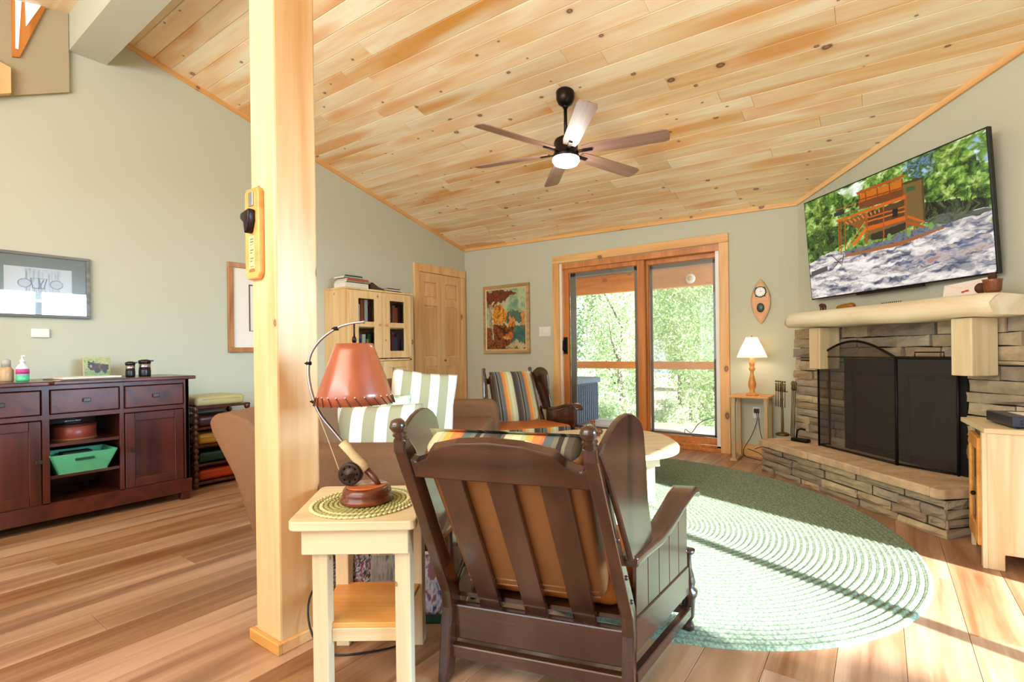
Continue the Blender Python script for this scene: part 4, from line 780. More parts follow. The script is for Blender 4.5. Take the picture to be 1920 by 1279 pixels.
MB().box(-.065, .085, 0, .012, 0, .145).build('tile', flat('sandstone', 'c9bb95', .8), t, bevel=.003, rot=(R(-9), 0, 0)); cv.build('photo_print', PRINT, t, .14, .135, (-.06, -.0012, .005), (R(-9), 0, 0))
for k, (y, lb) in enumerate(((1.262, 'small silver banded black travel mug, left of the pair on the sideboard'), (1.345, 'larger silver banded black jar, right of the pair on the sideboard'))):
    s_ = 1 if k else .9; r1 = .034 if k else .026
    t = thing('lidded_mug', lb, 'mug', (-4.40, y, .8935))
    MB().lathe([(r1, 0), (r1*1.05, .01), (r1*1.05, .045*s_), (r1, .05*s_)], 18).build('base', BLACKP, t); MB().lathe([(r1, .05*s_), (r1, .09*s_)], 18).build('steel_band', STEEL, t)
    MB().lathe([(r1, .09*s_), (r1*1.12, .1*s_), (r1*1.12, .112*s_), (r1*.5, .12*s_)], 18).box(-.006, .006, r1, r1*1.5, .105*s_, .115*s_).build('lid', BLACKP, t)

# stacked footstools on turned rack
rk = thing('footstool_rack', 'dark turned-leg rack holding nested footstools beside the sideboard', 'rack', (-4.58, 1.84, 0))
prof = [(.012, 0), (.02, .01), (.016, .04)]
for k in range(13): z = .04+.046*k; prof += [(.012, z), (.022, z+.012), (.022, z+.03), (.012, z+.043)]
prof += [(.018, .64)]
for x, y in ((.17, -.18), (.17, .20), (-.15, -.18), (-.15, .20)): MB().lathe(prof, 10, c=(x, y)).build('leg', DARKZ, rk)
LV = [.62, .455, .315, .17, .03]
for z in LV: MB().box(-.17, .185, -.2, .22, z, z+.018).build('shelf', DARKW, rk, bevel=.003, seg=1)
names = ['olive vinyl footstool cushion on top of the turned rack', 'dark brown vinyl footstool cushion second from the top of the rack', 'mustard vinyl footstool cushion in the middle of the rack', 'dark green vinyl footstool cushion second from the bottom of the rack', 'orange vinyl footstool cushion on the lowest shelf of the rack']
for k, z in enumerate(LV):
    t = thing('footstool_cushion', names[k], 'footstool', (-4.58, 1.84, z+.0185), group='footstools nested in the rack')
    w_ = .15 if k else .18; MB().box(-w_, w_-.0, -.15-.03*(k == 0), .16+.02*(k == 0), .0, .085 if k else .075).build('cushion', PEB[k], t, bevel=.025, seg=4)
    MB().tube([(w_, -.13, .05), (w_+.001, 0, .053), (w_, .14, .05)], .003, 6).build('piping', PEB[k], t)

# ---- pictures on the left wall
def framed(name, label, loc, rz, W, H, fw, mat, depth=.025, cat='picture'):
    t = thing(name, label, cat, loc, rz)
    for x0, x1, z0, z1 in ((0, W, 0, fw), (0, W, H-fw, H), (0, fw, fw, H-fw), (W-fw, W, fw, H-fw)): MB().box(x0, x1, -depth, 0, z0, z1).build('frame_side', mat, t, bevel=.003, seg=1)
    return t
GREYF = wood('grey_frame', '5c5a55', '8a8781', 'X', 2, .5)
t = framed('farm_scene_picture', 'grey framed pencil drawing with olive mat reflecting a window above the sideboard', (XL+.002, .61, 1.31), R(90), .526, .435, .02, GREYF)
cv = Canvas(180, 150, '77755c'); cv.poly([(.165, .21), (.84, .21), (.84, .80), (.165, .80)], 'e6e3dc')
m = cv.mask_poly([(.36, .3), (.72, .3), (.72, .78), (.36, .78)]); cv.tex(m, ['8f8f8c', 'c9c8c3', 'e6e3dc', 'b4b3ae'], 40, 3, 2)
for x0, y0, x1, y1 in ((.42, .62, .58, .62), (.42, .62, .44, .45), (.58, .62, .55, .45), (.44, .45, .56, .45), (.5, .62, .52, .45), (.55, .6, .5, .46)): cv.line(x0, y0, x1, y1, .006, '4f4e4c')
for cx_ in (.36, .68): 
    for r_ in (.07, .06): cv.ell(cx_, .53, r_, r_*1.1, '5c5b58' if r_ == .07 else 'cfcdc8')
m = cv.mask_poly([(.2, .3), (.5, .26), (.8, .3), (.6, .36), (.25, .38)]); cv.tex(m, ['cfd8c8', 'a9c4a9', 'e6e3dc', '8f9a8a'], 20, 12, 4)
cv.build('drawing', attr_mat('glass_covered_print', 0, .25, coat=1), t, .486, .395, (.02, -.012, .02))
o = MB().box(.02, .506, -.016, -.0145, .02, .415).build('glazing', glass('picture_glass', (1, 1, 1), ior=1.5), t)
t = framed('botanical_picture', 'honey framed botanical print with wide white mat, half hidden by the post', (XL+.002, 2.05, 1.06), R(90), .60, .80, .045, wood('oak_frame', '94602f', 'b98048', 'Z', 2, .4))
cv = Canvas(80, 110, 'efe8da'); cv.poly([(.26, .2), (.74, .2), (.74, .8), (.26, .8)], '5c4630'); cv.poly([(.285, .215), (.715, .215), (.715, .785), (.285, .785)], 'ece6d8')
for k in range(7): cv.line(.4, .25+.03*k, .5+.02*k, .7-.02*k, .006, '5c6b4a'); cv.ell(.4+.03*k, .4+.05*k, .02, .02, '8f6a4a')
cv.build('print', PRINT, t, .51, .71, (.045, -.01, .045))
th_ = tag(MB().box(-.0, .018, -.045, .045, -.03, .03).build('thermostat', WHITE, bevel=.005, loc=(XL, .877, 1.204)), 'small white thermostat box on the wall under the farm drawing', 'thermostat')
# ---- back wall: autumn painting, switch plate
t = framed('autumn_painting', 'autumn lake painting in a tan wooden frame between closet and patio door', (-4.41, YB-.001, 1.01), 0, .755, .893, .04, wood('tan_frame', '94703c', 'b8935a', 'X', 2, .5), .035)
MB().box(.04, .715, -.028, -.004, .04, .853).build('inner_liner', flat('cream_liner', 'cdb586', .6), t)
cv = Canvas(150, 190, '9fae86', .76); cv.warp(.09, 9); cv.tex(cv.full(), ['6f9a7c', 'a9b68c', 'bfc39a', '7fa58a'], 4, 5, 2)
m = cv.mask_poly([(.45, .45), (1, .45), (1, .62), (.75, .6), (.55, .6)]); cv.tex(m, ['3f5a50', '5b7566', '44604f'], 8, 6, 5)
m = cv.mask_poly([(.12, .42), (.5, .42), (.56, .6), (.42, .74), (.2, .72)]); cv.tex(m, ['8a5a1c', 'd9922c', 'eab04a', 'a8541c', 'c9791f'], 16, 12, 6)
m = cv.mask_poly([(.55, .4), (.72, .4), (.7, .52), (.6, .56)]); cv.tex(m, ['c9791f', 'dd9a4a', '9f4a1f'], 18, 14, 7); m = cv.mask_poly([(.86, .42), (1, .4), (1, .64), (.92, .6)]); cv.tex(m, ['d99a3a', 'c98a4a', 'b5701f'], 18, 14, 8)
m = cv.V < .4; cv.tex(m, ['3b1f14', '6b3a20', 'a85c24', '4f2a1c', '8a6a50'], 10, 12, 9); m = cv.mask_poly([(.68, .14), (1, .12), (1, .4), (.72, .38)]); cv.tex(m, ['2f5a58', '3f6a60', '557a6a'], 6, 10, 10)
m = cv.mask_poly([(.5, 0), (.98, 0), (.95, .12), (.62, .14)]); cv.tex(m, ['c9b98a', 'b5a878', 'a87a4a'], 10, 14, 11); m = cv.mask_poly([(.35, .16), (.7, .2), (.65, .3), (.45, .25)]); cv.tex(m, ['e08a3a', 'a8541c', 'd9a45a'], 12, 16, 12)
m = cv.mask_poly([(.0, .74), (.0, 1), (.62, 1), (.8, .92), (.55, .84), (.42, .74), (.3, .78), (.15, .7)]); cv.tex(m, ['3b1c12', '6b2c18', '8a4526', '4a2416', '7a3520'], 18, 14, 13)
for x0, x1 in ((.07, .15), (.12, .17), (.16, .16)): cv.line(x0, .8, x1, .16, .012, '8f7a60'); cv.line(x0+.01, .8, x1+.01, .16, .005, 'd3c6a8')
cv.build('canvas_image', PRINT, t, .635, .773, (.06, -.03, .06))
MB().box(.045, .06, -.034, -.026, .045, .848).build('liner_highlight', flat('pale_liner', 'eee0bd', .5), t)
sw = thing('light_switch_plate', 'white triple light switch plate beside the patio door', 'switch', (-3.435, YB, 1.278))
MB().box(-.085, .085, -.006, 0, -.06, .06).build('plate', WHITE, sw, bevel=.003)
for x in (-.05, 0, .05): MB().box(x-.016, x+.016, -.010, -.005, -.033, .033).build('rocker', WHITE, sw, bevel=.002)

# ---------------------------------------------------------------- bookcase
bk = thing('pine_bookcase', 'tall knotty pine bookcase with glazed upper doors against the left wall', 'bookcase', (XL+.003, 2.97, 0)); BX, BW, BH = .352, .86, 1.705
MB().box(0, BX, 0, .022, 0, BH-.02).build('side_panel', BOOKW, bk); MB().box(0, BX, BW-.022, BW, 0, BH-.02).build('side_panel', BOOKW, bk); MB().box(0, .01, .022, BW-.022, 0, BH-.02).build('back_panel', BOOKW, bk)
MB().box(0, BX+.012, -.008, BW+.008, BH-.02, BH).build('top', BOOKW, bk, bevel=.004)
for z in (.06, .955, 1.3): MB().box(.01, BX-.02 if z != .955 else BX, .022, BW-.022, z, z+.018).build('shelf', BOOKW, bk)
MB().box(BX-.02, BX, .022, .05, 0, BH-.02).box(BX-.02, BX, BW-.05, BW-.022, 0, BH-.02).box(BX-.02, BX, .05, BW-.05, .0, .06).build('face_frame', BOOKW, bk)
for k, (y0, y1) in enumerate(((.045, .427), (.431, .815))):
    q = MB().box(BX+.001, BX+.02, y0, y0+.095, .985, 1.68).box(BX+.001, BX+.02, y1-.095, y1, .985, 1.68).box(BX+.001, BX+.02, y0+.095, y1-.095, 1.60, 1.68).box(BX+.001, BX+.02, y0+.095, y1-.095, .985, 1.06).box(BX+.001, BX+.02, y0+.095, y1-.095, 1.31, 1.365).build('door', BOOKW, bk, bevel=.002, seg=1)
    for z0, z1 in ((1.06, 1.31), (1.365, 1.60)): MB().box(BX+.008, BX+.011, y0+.09, y1-.09, z0, z1).build('pane', GLASS, q)
    MB().ball((BX+.034, (y1-.04) if k == 0 else (y0+.04), 1.335), .013, 10, 8).build('knob', HONEY, q)
    q = MB().box(BX+.001, BX+.016, y0, y1, .07, .95).build('lower_door', BOOKW, bk)
    for a in ((y0, y0+.07, .07, .95), (y1-.07, y1, .07, .95), (y0+.07, y1-.07, .88, .95), (y0+.07, y1-.07, .07, .15)): MB().box(BX+.016, BX+.024, *a).build('frame_board', BOOKW, q, bevel=.002, seg=1)
BC = ['7a2a22', 'c9c2b0', '2c4a5a', '8a6a3a', '3a5a3c', 'b8562c', 'ddd6c4', '4a3a5a', '9a8a6a', '5a2a3a', 'a8a49a', '2a2a30', 'c99a4a']
BM = [flat('book_cover_%s' % 'abcdefghijklm'[i], c, .5) for i, c in enumerate(BC)]
rb = random.Random(3)
def book(loc, dims, mat, label, group, rz=0, lying=False):
    """upright: dims=(depth x, thickness y, height z) spine at +x; lying: dims=(w x, l y, thick z)"""
    t = thing('book', label, 'book', loc, rz, group); a, b_, c = dims
    if lying:
        MB().box(0, a, 0, b_, 0, .0025).box(0, a, 0, b_, c-.0025, c).box(a-.003, a, 0, b_, 0, c).build('cover', mat, t); MB().box(.003, a-.003, .003, b_-.003, .0025, c-.0025).build('pages', PAPER, t)
    else:
        MB().box(0, a, 0, .0025, 0, c).box(0, a, b_-.0025, b_, 0, c).box(a-.003, a, 0, b_, 0, c).build('cover', mat, t); MB().box(.003, a-.003, .0025, b_-.0025, .003, c-.004).build('pages', PAPER, t)
    return t
for zs, nm in ((.974, 'lower'), (1.319, 'upper')):
    y = 3.0; k = 0; CN = ['dark red', 'cream', 'slate blue', 'mustard brown', 'green', 'rust orange', 'pale ivory', 'purple', 'khaki', 'maroon', 'light grey', 'black', 'golden']
    while y < 3.78:
        th2 = rb.uniform(.028, .05); q = rb.randrange(13); k += 1
        book((XL+.06, y, zs), (rb.uniform(.2, .24), th2-.002, rb.uniform(.21, .29)), BM[q], '%s upright book, %s from the left on the %s glazed shelf' % (CN[q], ('first second third fourth fifth sixth seventh eighth ninth tenth eleventh twelfth thirteenth fourteenth fifteenth sixteenth seventeenth eighteenth nineteenth twentieth twenty-first twenty-second twenty-third twenty-fourth twenty-fifth twenty-sixth twenty-seventh twenty-eighth').split()[k-1], nm), 'books on the %s shelf behind the bookcase glass' % nm); y += th2
zt = BH+.0005
stk = [(.2, .27, .055, 6, 'thick white binder at the bottom of the book pile on the bookcase', 3.0), (.21, .28, .02, 8, 'grey covered book above the white binder on the bookcase', 3.01), (.19, .25, .022, 5, 'orange brown spined book in the pile on the bookcase', 3.03), (.18, .22, .018, 10, 'grey book second from the top of the bookcase pile', 3.0), (.17, .2, .014, 4, 'thin green book on top of the bookcase pile', 3.02)]
z = zt
for a, l_, c, m_, lb, y in stk: book((XL+.12, y, z), (a, l_, c), BM[m_], lb, 'books piled on the left of the bookcase top', lying=True); z += c+.0005
z = zt
for a, l_, c, m_, lb, y in ((.2, .2, .014, 11, 'flat black book at the bottom of the low right pile', 3.50), (.19, .19, .018, 6, 'white book in the middle of the low right pile', 3.53), (.17, .17, .012, 0, 'red spined book on top of the low right pile', 3.54)): book((XL+.12, y, z), (a, l_, c), BM[m_], lb, 'books piled on the right of the bookcase top', lying=True); z += c+.0005
t = thing('dark_folded_book', 'dark brown soft book sagging beside the tall book pile', 'book', (XL+.2, 3.30, zt)); MB().prism([(0, 0), (.15, 0), (.15, .012), (.07, .035), (0, .075)], 0, .15, 'x').build('cover', flat('brown_leather_book', '4a3226', .6), t)

# ================================================================ SOFA
so = thing('brown_sofa', 'brown tweed sofa with flared back standing at an angle behind the post', 'sofa', camfr(-1.26, 2.13), CROT)
SL = 2.27
MB().box(.02, .78, .06, SL-.06, .13, .36).build('base', SOFA, so, bevel=.02, seg=3)
bp = [(.02, .12), (-.03, .30), (-.10, .52), (-.19, .70), (-.205, .75), (-.18, .785), (-.12, .79), (-.04, .76), (.06, .66), (.12, .5), (.15, .36), (.15, .12)]
MB().prism(bp, .0, SL, 'y', smooth=True).build('backrest', SOFA, so, bevel=.02, seg=3)
for y0 in (0, SL-.2): MB().prism([(.1, .12), (.82, .12), (.84, .30), (.83, .56), (.78, .625), (.0, .63), (.0, .4)], y0+.001, y0+.199, 'y').build('arm', SOFA, so, bevel=.045, seg=4)
for k in range(2): MB().box(.14, .80, .205+.973*k, 1.173+.973*k, .36, .49).build('seat_cushion', SOFA, so, bevel=.035, seg=4)
for k in range(3): MB().box(.0, .14, .21+.648*k, .852+.648*k, 0, .36).build('back_cushion', SOFA, so, bevel=.04, seg=4, loc=(.13, 0, .48), rot=(0, R(-18), 0))
for x, y in ((.06, .05), (.76, .05), (.06, SL-.1), (.76, SL-.1)): MB().lathe([(.018, 0), (.03, .12)], 10, c=(x, y)).build('foot', BLACKP, so)
def pillow(name, label, W, H, T_, mat, loc, rot, group=None):
    n_ = 16; vs = []; fs = []
    for s_ in (1, -1):
        for j in range(n_+1):
            for i in range(n_+1):
                u, v = 2*i/n_-1, 2*j/n_-1; th2 = T_/2*max(0, (1-abs(u)**2.6)*(1-abs(v)**2.6))**.55; pin = 1-.07*(1-abs(u*v))*max(abs(u), abs(v))**3
                vs.append((u*W/2*pin, s_*th2, v*H/2*pin))
    N = (n_+1)**2
    for s_ in (0, 1):
        for j in range(n_):
            for i in range(n_): a_ = s_*N+j*(n_+1)+i; fs.append((a_, a_+1, a_+n_+2, a_+n_+1) if s_ == 0 else (a_, a_+n_+1, a_+n_+2, a_+1))
    b = MB().add(vs, fs, True); o = b.build(name, mat, None, loc=loc, rot=rot)
    bm = bmesh.new(); bm.from_mesh(o.data); bmesh.ops.remove_doubles(bm, verts=bm.verts, dist=.0005); bm.to_mesh(o.data); bm.free()
    return tag(o, label, 'pillow', group)
def sl(x, y, z): p = camfr(-1.26+x, 2.13+y, z); return p
PSTR = stripes('olive_cream_stripe', [(0, 'a8a380'), (.5, 'f3ece0')], 'X', 8.2, .25)
pillow('striped_pillow', 'olive and cream striped pillow nearest the near sofa arm', .50, .36, .15, PSTR, sl(.36, .40, .60), (R(-14), 0, CROT+R(3)), 'striped sofa pillows')
pillow('striped_pillow', 'olive and cream striped pillow standing taller, further along the sofa', .44, .44, .15, PSTR, sl(.42, 1.20, .70), (R(-16), R(8), CROT+R(18)), 'striped sofa pillows')
m, n, l, bb = newmat('map_pattern_fabric'); tc = n.new('ShaderNodeTexCoord'); v = n.new('ShaderNodeTexVoronoi'); v.inputs['Scale'].default_value = 22; l.new(tc.outputs['Object'], v.inputs['Vector']); rp = n.new('ShaderNodeValToRGB'); rp.color_ramp.elements[0].color = c4('4a7a5c'); rp.color_ramp.elements[1].color = c4('cfdcc0'); rp.color_ramp.elements[1].position = .5; l.new(v.outputs[0], rp.inputs[0]); l.new(rp.outputs[0], bb.inputs['Base Color']); bb.inputs['Roughness'].default_value = .9
pillow('patterned_pillow', 'small pale green patterned pillow between the two striped ones', .34, .30, .12, m, sl(.26, .86, .64), (R(-18), 0, CROT+R(10)))

# ================================================================ RUG + COFFEE TABLE
n_ = 120; ring = .030; vs = []; fs = []; a0, b0 = 1.608, 1.288; nr = int(b0/ring); prof_ = []
for k in range(nr):
    r0 = k*ring; prof_ += [(r0+.002, .003), (r0+ring*.3, .0105), (r0+ring*.7, .0105)]
prof_ += [(nr*ring-.002, .003), (nr*ring, .0)]
for d_, z in prof_:
    d2 = b0-nr*ring+d_
    for i in range(n_): a_ = 2*math.pi*i/n_; vs.append(((d2+(a0-b0))*math.cos(a_) if True else 0, d2*math.sin(a_), z+.0004))
for j in range(len(prof_)-1):
    for i in range(n_): fs.append((j*n_+i, j*n_+(i+1) % n_, (j+1)*n_+(i+1) % n_, (j+1)*n_+i))
fs.append(tuple(reversed(range(n_))))
m, n, l, bb = newmat('green_braid'); tc = n.new('ShaderNodeTexCoord'); nz = n.new('ShaderNodeTexNoise'); nz.inputs['Scale'].default_value = 90; nz.inputs['Detail'].default_value = 3; l.new(tc.outputs['Object'], nz.inputs['Vector'])
rp = n.new('ShaderNodeValToRGB'); rp.color_ramp.elements[0].color = c4('586e5c'); rp.color_ramp.elements[0].position = .35; rp.color_ramp.elements[1].color = c4('8f9f88'); rp.color_ramp.elements[1].position = .65; l.new(nz.outputs[0], rp.inputs[0]); l.new(rp.outputs[0], bb.inputs['Base Color']); bb.inputs['Roughness'].default_value = .9
bu = n.new('ShaderNodeBump'); bu.inputs['Strength'].default_value = .4; bu.inputs['Distance'].default_value = .004; l.new(nz.outputs[0], bu.inputs['Height']); l.new(bu.outputs[0], bb.inputs['Normal'])
o = MB().add(vs, fs, True).build('braided_rug', m, loc=(-1.3, 3.08, .0), rot=(0, 0, R(140)))
tag(o, 'large oval green braided rug in front of the fireplace', 'rug')
RZ = .0108
ct = thing('coffee_table', 'low pale pine coffee table with rounded top on the green rug', 'table', (*camfr(.43, 3.66)[:2], RZ), CROT)
def supell(a, b_, p=2.6, n=40): return [(a*math.copysign(abs(math.cos(t))**(2/p), math.cos(t)), b_*math.copysign(abs(math.sin(t))**(2/p), math.sin(t))) for t in [2*math.pi*i/n for i in range(n)]]
MB().prism(supell(.50, .55), .325, .36, 'z').build('tabletop', PALE, ct, bevel=.006)
for x in (-.27, .26):
    for y in (-.29, .29): MB().box(x-.028, x+.028, y-.028, y+.028, 0, .24).build('leg', PALEZ, ct, bevel=.003)
MB().box(-.32, .32, -.325, -.295, .24, .325).box(-.32, .32, .295, .325, .24, .325).box(-.32, -.29, -.295, .295, .24, .325).box(.29, .32, -.295, .295, .24, .325).build('apron', PALE, ct, bevel=.002, seg=1)
fg = thing('carved_bird_figurine', 'small brown carved bird standing on the coffee table', 'figurine', (*camfr(.385, 3.86)[:2], RZ+.3605), CROT)
MB().ball((0, 0, .035), (.045, .025, .028)).tube([(-.02, 0, .05), (-.03, 0, .085), (-.035, 0, .11)], [.018, .012, .016], 10).ball((-.038, 0, .118), (.02, .014, .016)).tube([(-.05, 0, .116), (-.075, 0, .11)], [.008, .003], 6).box(-.02, .02, -.015, .015, 0, .012).build('body', flat('figurine_brown', '7a4420', .4), fg)

# ================================================================ FAN
fn = thing('ceiling_fan', 'six bladed ceiling fan with dark bronze rod and lit dome', 'ceiling fan', (-1.89, 3.09, 0)); zc = cz(-1.89, 3.09)
HZ = 2.475
MB().lathe([(.028, zc-.10), (.05, zc-.085), (.066, zc-.05), (.068, zc-.0), (.06, zc+.012)], 20).build('canopy', BRONZE, fn)
MB().lathe([(.013, HZ+.1), (.013, zc-.09)], 12).lathe([(.02, zc-.115), (.02, zc-.09)], 12).build('down_rod', BRONZE, fn)
MB().lathe([(.03, HZ+.13), (.08, HZ+.10), (.088, HZ+.08), (.088, HZ), (.095, HZ-.01), (.095, HZ-.035)], 28).build('motor_housing', BRONZE, fn)
MB().lathe([(.097, HZ-.035), (.099, HZ-.055), (.085, HZ-.075), (.05, HZ-.088), (.004, HZ-.092)], 28).build('light_dome', emis('lit_dome', (1, .95, .88), 14), fn)
BL = wood('fan_blade', '8f6a5a', 'b08d7c', 'X', 1.5, .45, var=.05)
for k in range(6):
    a_ = R(12+60*k); bl = MB()
    bl.prism([(.13, -.045), (.2, -.058), (.70, -.066), (.735, -.055), (.745, 0), (.735, .055), (.70, .066), (.2, .058), (.13, .045)], -.004, .004, 'z')
    o = bl.build('blade', BL, fn, bevel=.002, loc=(0, 0, HZ+.012)); o.rotation_euler = (Matrix.Rotation(a_, 3, 'Z') @ Matrix.Rotation(R(-13), 3, 'X')).to_euler()
    q = MB().box(.08, .2, -.014, .014, -.013, -.005).build('blade_arm', BRONZE, o, bevel=.002)

# ================================================================ CHAIRS
ST = [(0, '4a4038'), (.10, '2f3a3a'), (.14, '6b6258'), (.18, 'c8caa0'), (.28, 'd6d3ae'), (.38, 'bfc096'), (.44, 'e0ad55'), (.52, 'd9894a'), (.62, 'c9764a'), (.66, '5f6a68'), (.76, '7a786c'), (.82, '39332e'), (.88, '8a8878'), (.92, '5a5148')]
STR = stripes('serape_stripe', ST, 'X', 4.3, .16)
def make_chair(name, label, loc, rz):
    t = thing(name, label, 'armchair', loc, rz)
    py = lambda z: -.33*(z-.25)/.569 if z > .25 else -.046*(1-z/.25); px_ = lambda z: .29-.037*max(0, (z-.25))/.569
    for s_ in (-1, 1):
        b = MB(); zs = [0, .08, .16, .22, .28, .35, .5, .65, .78, .815]; vs = []
        for z in zs:
            wd = .021 if z > .02 else .019; dp = .032 if .1 < z < .4 else .027
            if z == .815: dp = .012
            for dx, dy in ((-wd, -dp), (wd, -dp), (wd, dp), (-wd, dp)): vs.append((s_*px_(z)+dx*.85, py(z)+dy, z))
        fs = [(4*j+i, 4*j+(i+1) % 4, 4*j+4+(i+1) % 4, 4*j+4+i) for j in range(len(zs)-1) for i in range(4)]+[(3, 2, 1, 0), tuple(4*len(zs)-4+i for i in range(4))]
        p = b.add(vs, fs).build('rear_post', CHAIRW, t, bevel=.005, seg=2)
        T_ = Matrix.Translation((s_*px_(.81), py(.81), .812)) @ Matrix.Rotation(R(22), 4, 'X')
        MB().lathe([(.012, 0), (.019, .006), (.012, .012), (.02, .018), (.012, .023), (.018, .03), (.022, .042), (.016, .055), (.004, .06)], 14, T=T_).build('finial', CHAIRX, p)
        for z in (.42, .55, .33): MB().ball((s_*(px_(z)+.018), py(z)-.004, z), .007, 8, 6).build('dowel', CHAIRX, p)
    BT = Matrix.Translation((0, 0, .25)) @ Matrix.Rotation(math.atan2(.33, .569), 4, 'X')      # z up along the leaning back
    xs = lambda v: .29-.037*v/.658-.015
    top = [(-xs(.6), .595), (-.225, .585), (-.19, .60), (-.165, .635), (-.09, .655), (0, .662), (.09, .655), (.165, .635), (.19, .60), (.225, .585), (xs(.6), .595), (xs(.53), .53), (-xs(.53), .53)]
    MB().prism(top, -.016, .014, 'y', T=BT).build('top_rail', CHAIRX, t, bevel=.005, seg=2)
    MB().box(-.285, .285, -.016, .016, .115, .225).build('bottom_rail', CHAIRX, t, bevel=.005, seg=2)
    for x in (-.145, .0, .145): MB().prism([(x*1.07-.037, -.03), (x*1.07+.037, -.03), (x+.036, .54), (x-.036, .54)], -.009, .008, 'y', T=BT).build('slat', CHAIRW, t, bevel=.002, seg=1)
    MB().box(-.285, .285, -.014, .014, .065, .105).build('stretcher', CHAIRX, t, bevel=.003, seg=1, loc=(0, -.025, 0))
    # cushion
    bc = MB().box(-.225, .225, .012, .10, .05, .60, T=BT).build('back_cushion', TAN, t, bevel=.03, seg=4)
    n_ = 14; vs = []; fs = []
    for j in range(n_+1):
        for i in range(n_+1):
            u, v = 2*i/n_-1, 2*j/n_-1; q = BT @ Vector((u*.222, .085+.05*max(0, (1-u**4)*(1-v**4))**.6, .335+v*.285)); vs.append(tuple(q))
    for j in range(n_):
        for i in range(n_): a_ = j*(n_+1)+i; fs.append((a_, a_+1, a_+n_+2, a_+n_+1))
    MB().add(vs, fs, True).build('striped_cover', STR, bc)
    MB().box(-.215, .215, .018, .10, .55, .612, T=BT).build('striped_top_edge', STR, bc, bevel=.025, seg=4)
    MB().tube([BT @ Vector((x, .012, .095)) for x in (-.21, 0, .21)], .004, 6).tube([BT @ Vector((x, .012, .07)) for x in (-.21, 0, .21)], .004, 6).build('piping', TAN, bc)
    # wings, arms, side panels, turned legs
    for s_ in (-1, 1):
        wg = [(-.27, .73), (-.325, .80), (-.30, .822), (-.26, .845), (-.22, .862), (-.18, .871), (-.14, .873), (-.10, .867), (-.06, .852), (-.03, .832), (-.012, .80), (.0, .74), (.02, .60), (.06, .47), (-.115, .47)]
        vs = [(s_*(.262+.068*(y+.33)/.35+d), y, z) for d in (0, .016) for y, z in wg]; k = len(wg)
        fs = [list(range(k)), list(range(2*k-1, k-1, -1))]+[(i, (i+1) % k, k+(i+1) % k, k+i) for i in range(k)]
        MB().add(vs, fs).build('wing', CHAIRW, t, bevel=.004, seg=1)
        path = [(.300, -.105, .458, .030), (.315, -.03, .455, .032), (.345, .08, .455, .036), (.372, .18, .47, .036), (.395, .27, .495, .037), (.415, .35, .515, .04), (.43, .42, .522, .042), (.44, .475, .51, .042), (.445, .50, .488, .04)]
        vs = []
        for i, (x, y, z, wd) in enumerate(path):
            dn = .03 if i < 7 else .026
            for dx, dz in ((-wd, 0), (wd, 0), (wd, dn), (-wd, dn)): vs.append((s_*x+dx, y, z-.008+dz))
        fs = [(4*j+i, 4*j+(i+1) % 4, 4*j+4+(i+1) % 4, 4*j+4+i) for j in range(len(path)-1) for i in range(4)]+[(3, 2, 1, 0), tuple(4*len(path)-4+i for i in range(4))]
        MB().add(vs, fs).build('armrest', CHAIRX, t, bevel=.008, seg=3)
        P0, P1 = Vector((.302, .015, 0)), Vector((.432, .415, 0)); L = (P1-P0).length; ang = math.atan2(P1.y-P0.y, s_*(P1.x-P0.x)); lo = (s_*P0.x, P0.y, 0)
        for k in range(5):
            a0_, a1_ = L*k/5+.001, L*(k+1)/5-.001; z1 = [.448, .448, .455, .475, .50]; zz0, zz1 = z1[k], z1[min(k+1, 4)]
            MB().prism([(a0_, .25), (a1_, .25), (a1_, zz1), (a0_, zz0)], -.006, .006, 'y').build('side_board', CHAIRW, t, bevel=.002, seg=1, loc=lo, rot=(0, 0, ang))
        MB().box(-.01, L, -.011, .011, .155, .255).build('side_rail', CHAIRX, t, bevel=.003, seg=1, loc=lo, rot=(0, 0, ang))
        MB().box(-.01, L+.02, -.013, .013, .065, .10).build('side_stretcher', CHAIRX, t, bevel=.003, seg=1, loc=lo, rot=(0, 0, ang))
        MB().lathe([(.014, 0), (.021, .012), (.02, .03), (.013, .045), (.022, .06), (.024, .10), (.026, .125), (.034, .14), (.034, .155), (.022, .165), (.027, .185), (.02, .215), (.014, .235), (.012, .27), (.014, .285), (.024, .292), (.026, .303), (.01, .308)], 16, c=(s_*.438, .445)).build('front_leg', CHAIRW, t)
    MB().box(-.42, .42, .405, .425, .155, .255).build('front_rail', CHAIRX, t, bevel=.003, seg=1)
    MB().box(-.42, .42, .43, .455, .07, .10).build('front_stretcher', CHAIRX, t, bevel=.003, seg=1)
    MB().prism([(-.285, .02), (.285, .02), (.41, .40), (-.41, .40)], .235, .25, 'z').build('seat_base', CHAIRX, t)
    sc_ = MB().prism([(-.25, .04), (.25, .04), (.37, .50), (-.37, .50)], .252, .36, 'z').build('seat_cushion', ORANGE, t, bevel=.035, seg=4)
    MB().prism([(-.34, .475), (.34, .475), (.35, .508), (-.35, .508)], .262, .345, 'z').build('striped_front_border', STR, sc_, bevel=.012, seg=3)
    return t
make_chair('wing_armchair', 'dark walnut slatted back wing armchair seen from behind in the foreground', (-.893, 1.248, 0), R(16.1))
far = make_chair('wing_armchair', 'dark wing armchair with striped back cushion beside the patio door facing the room', (-2.985, 3.90, 0), R(180+55))

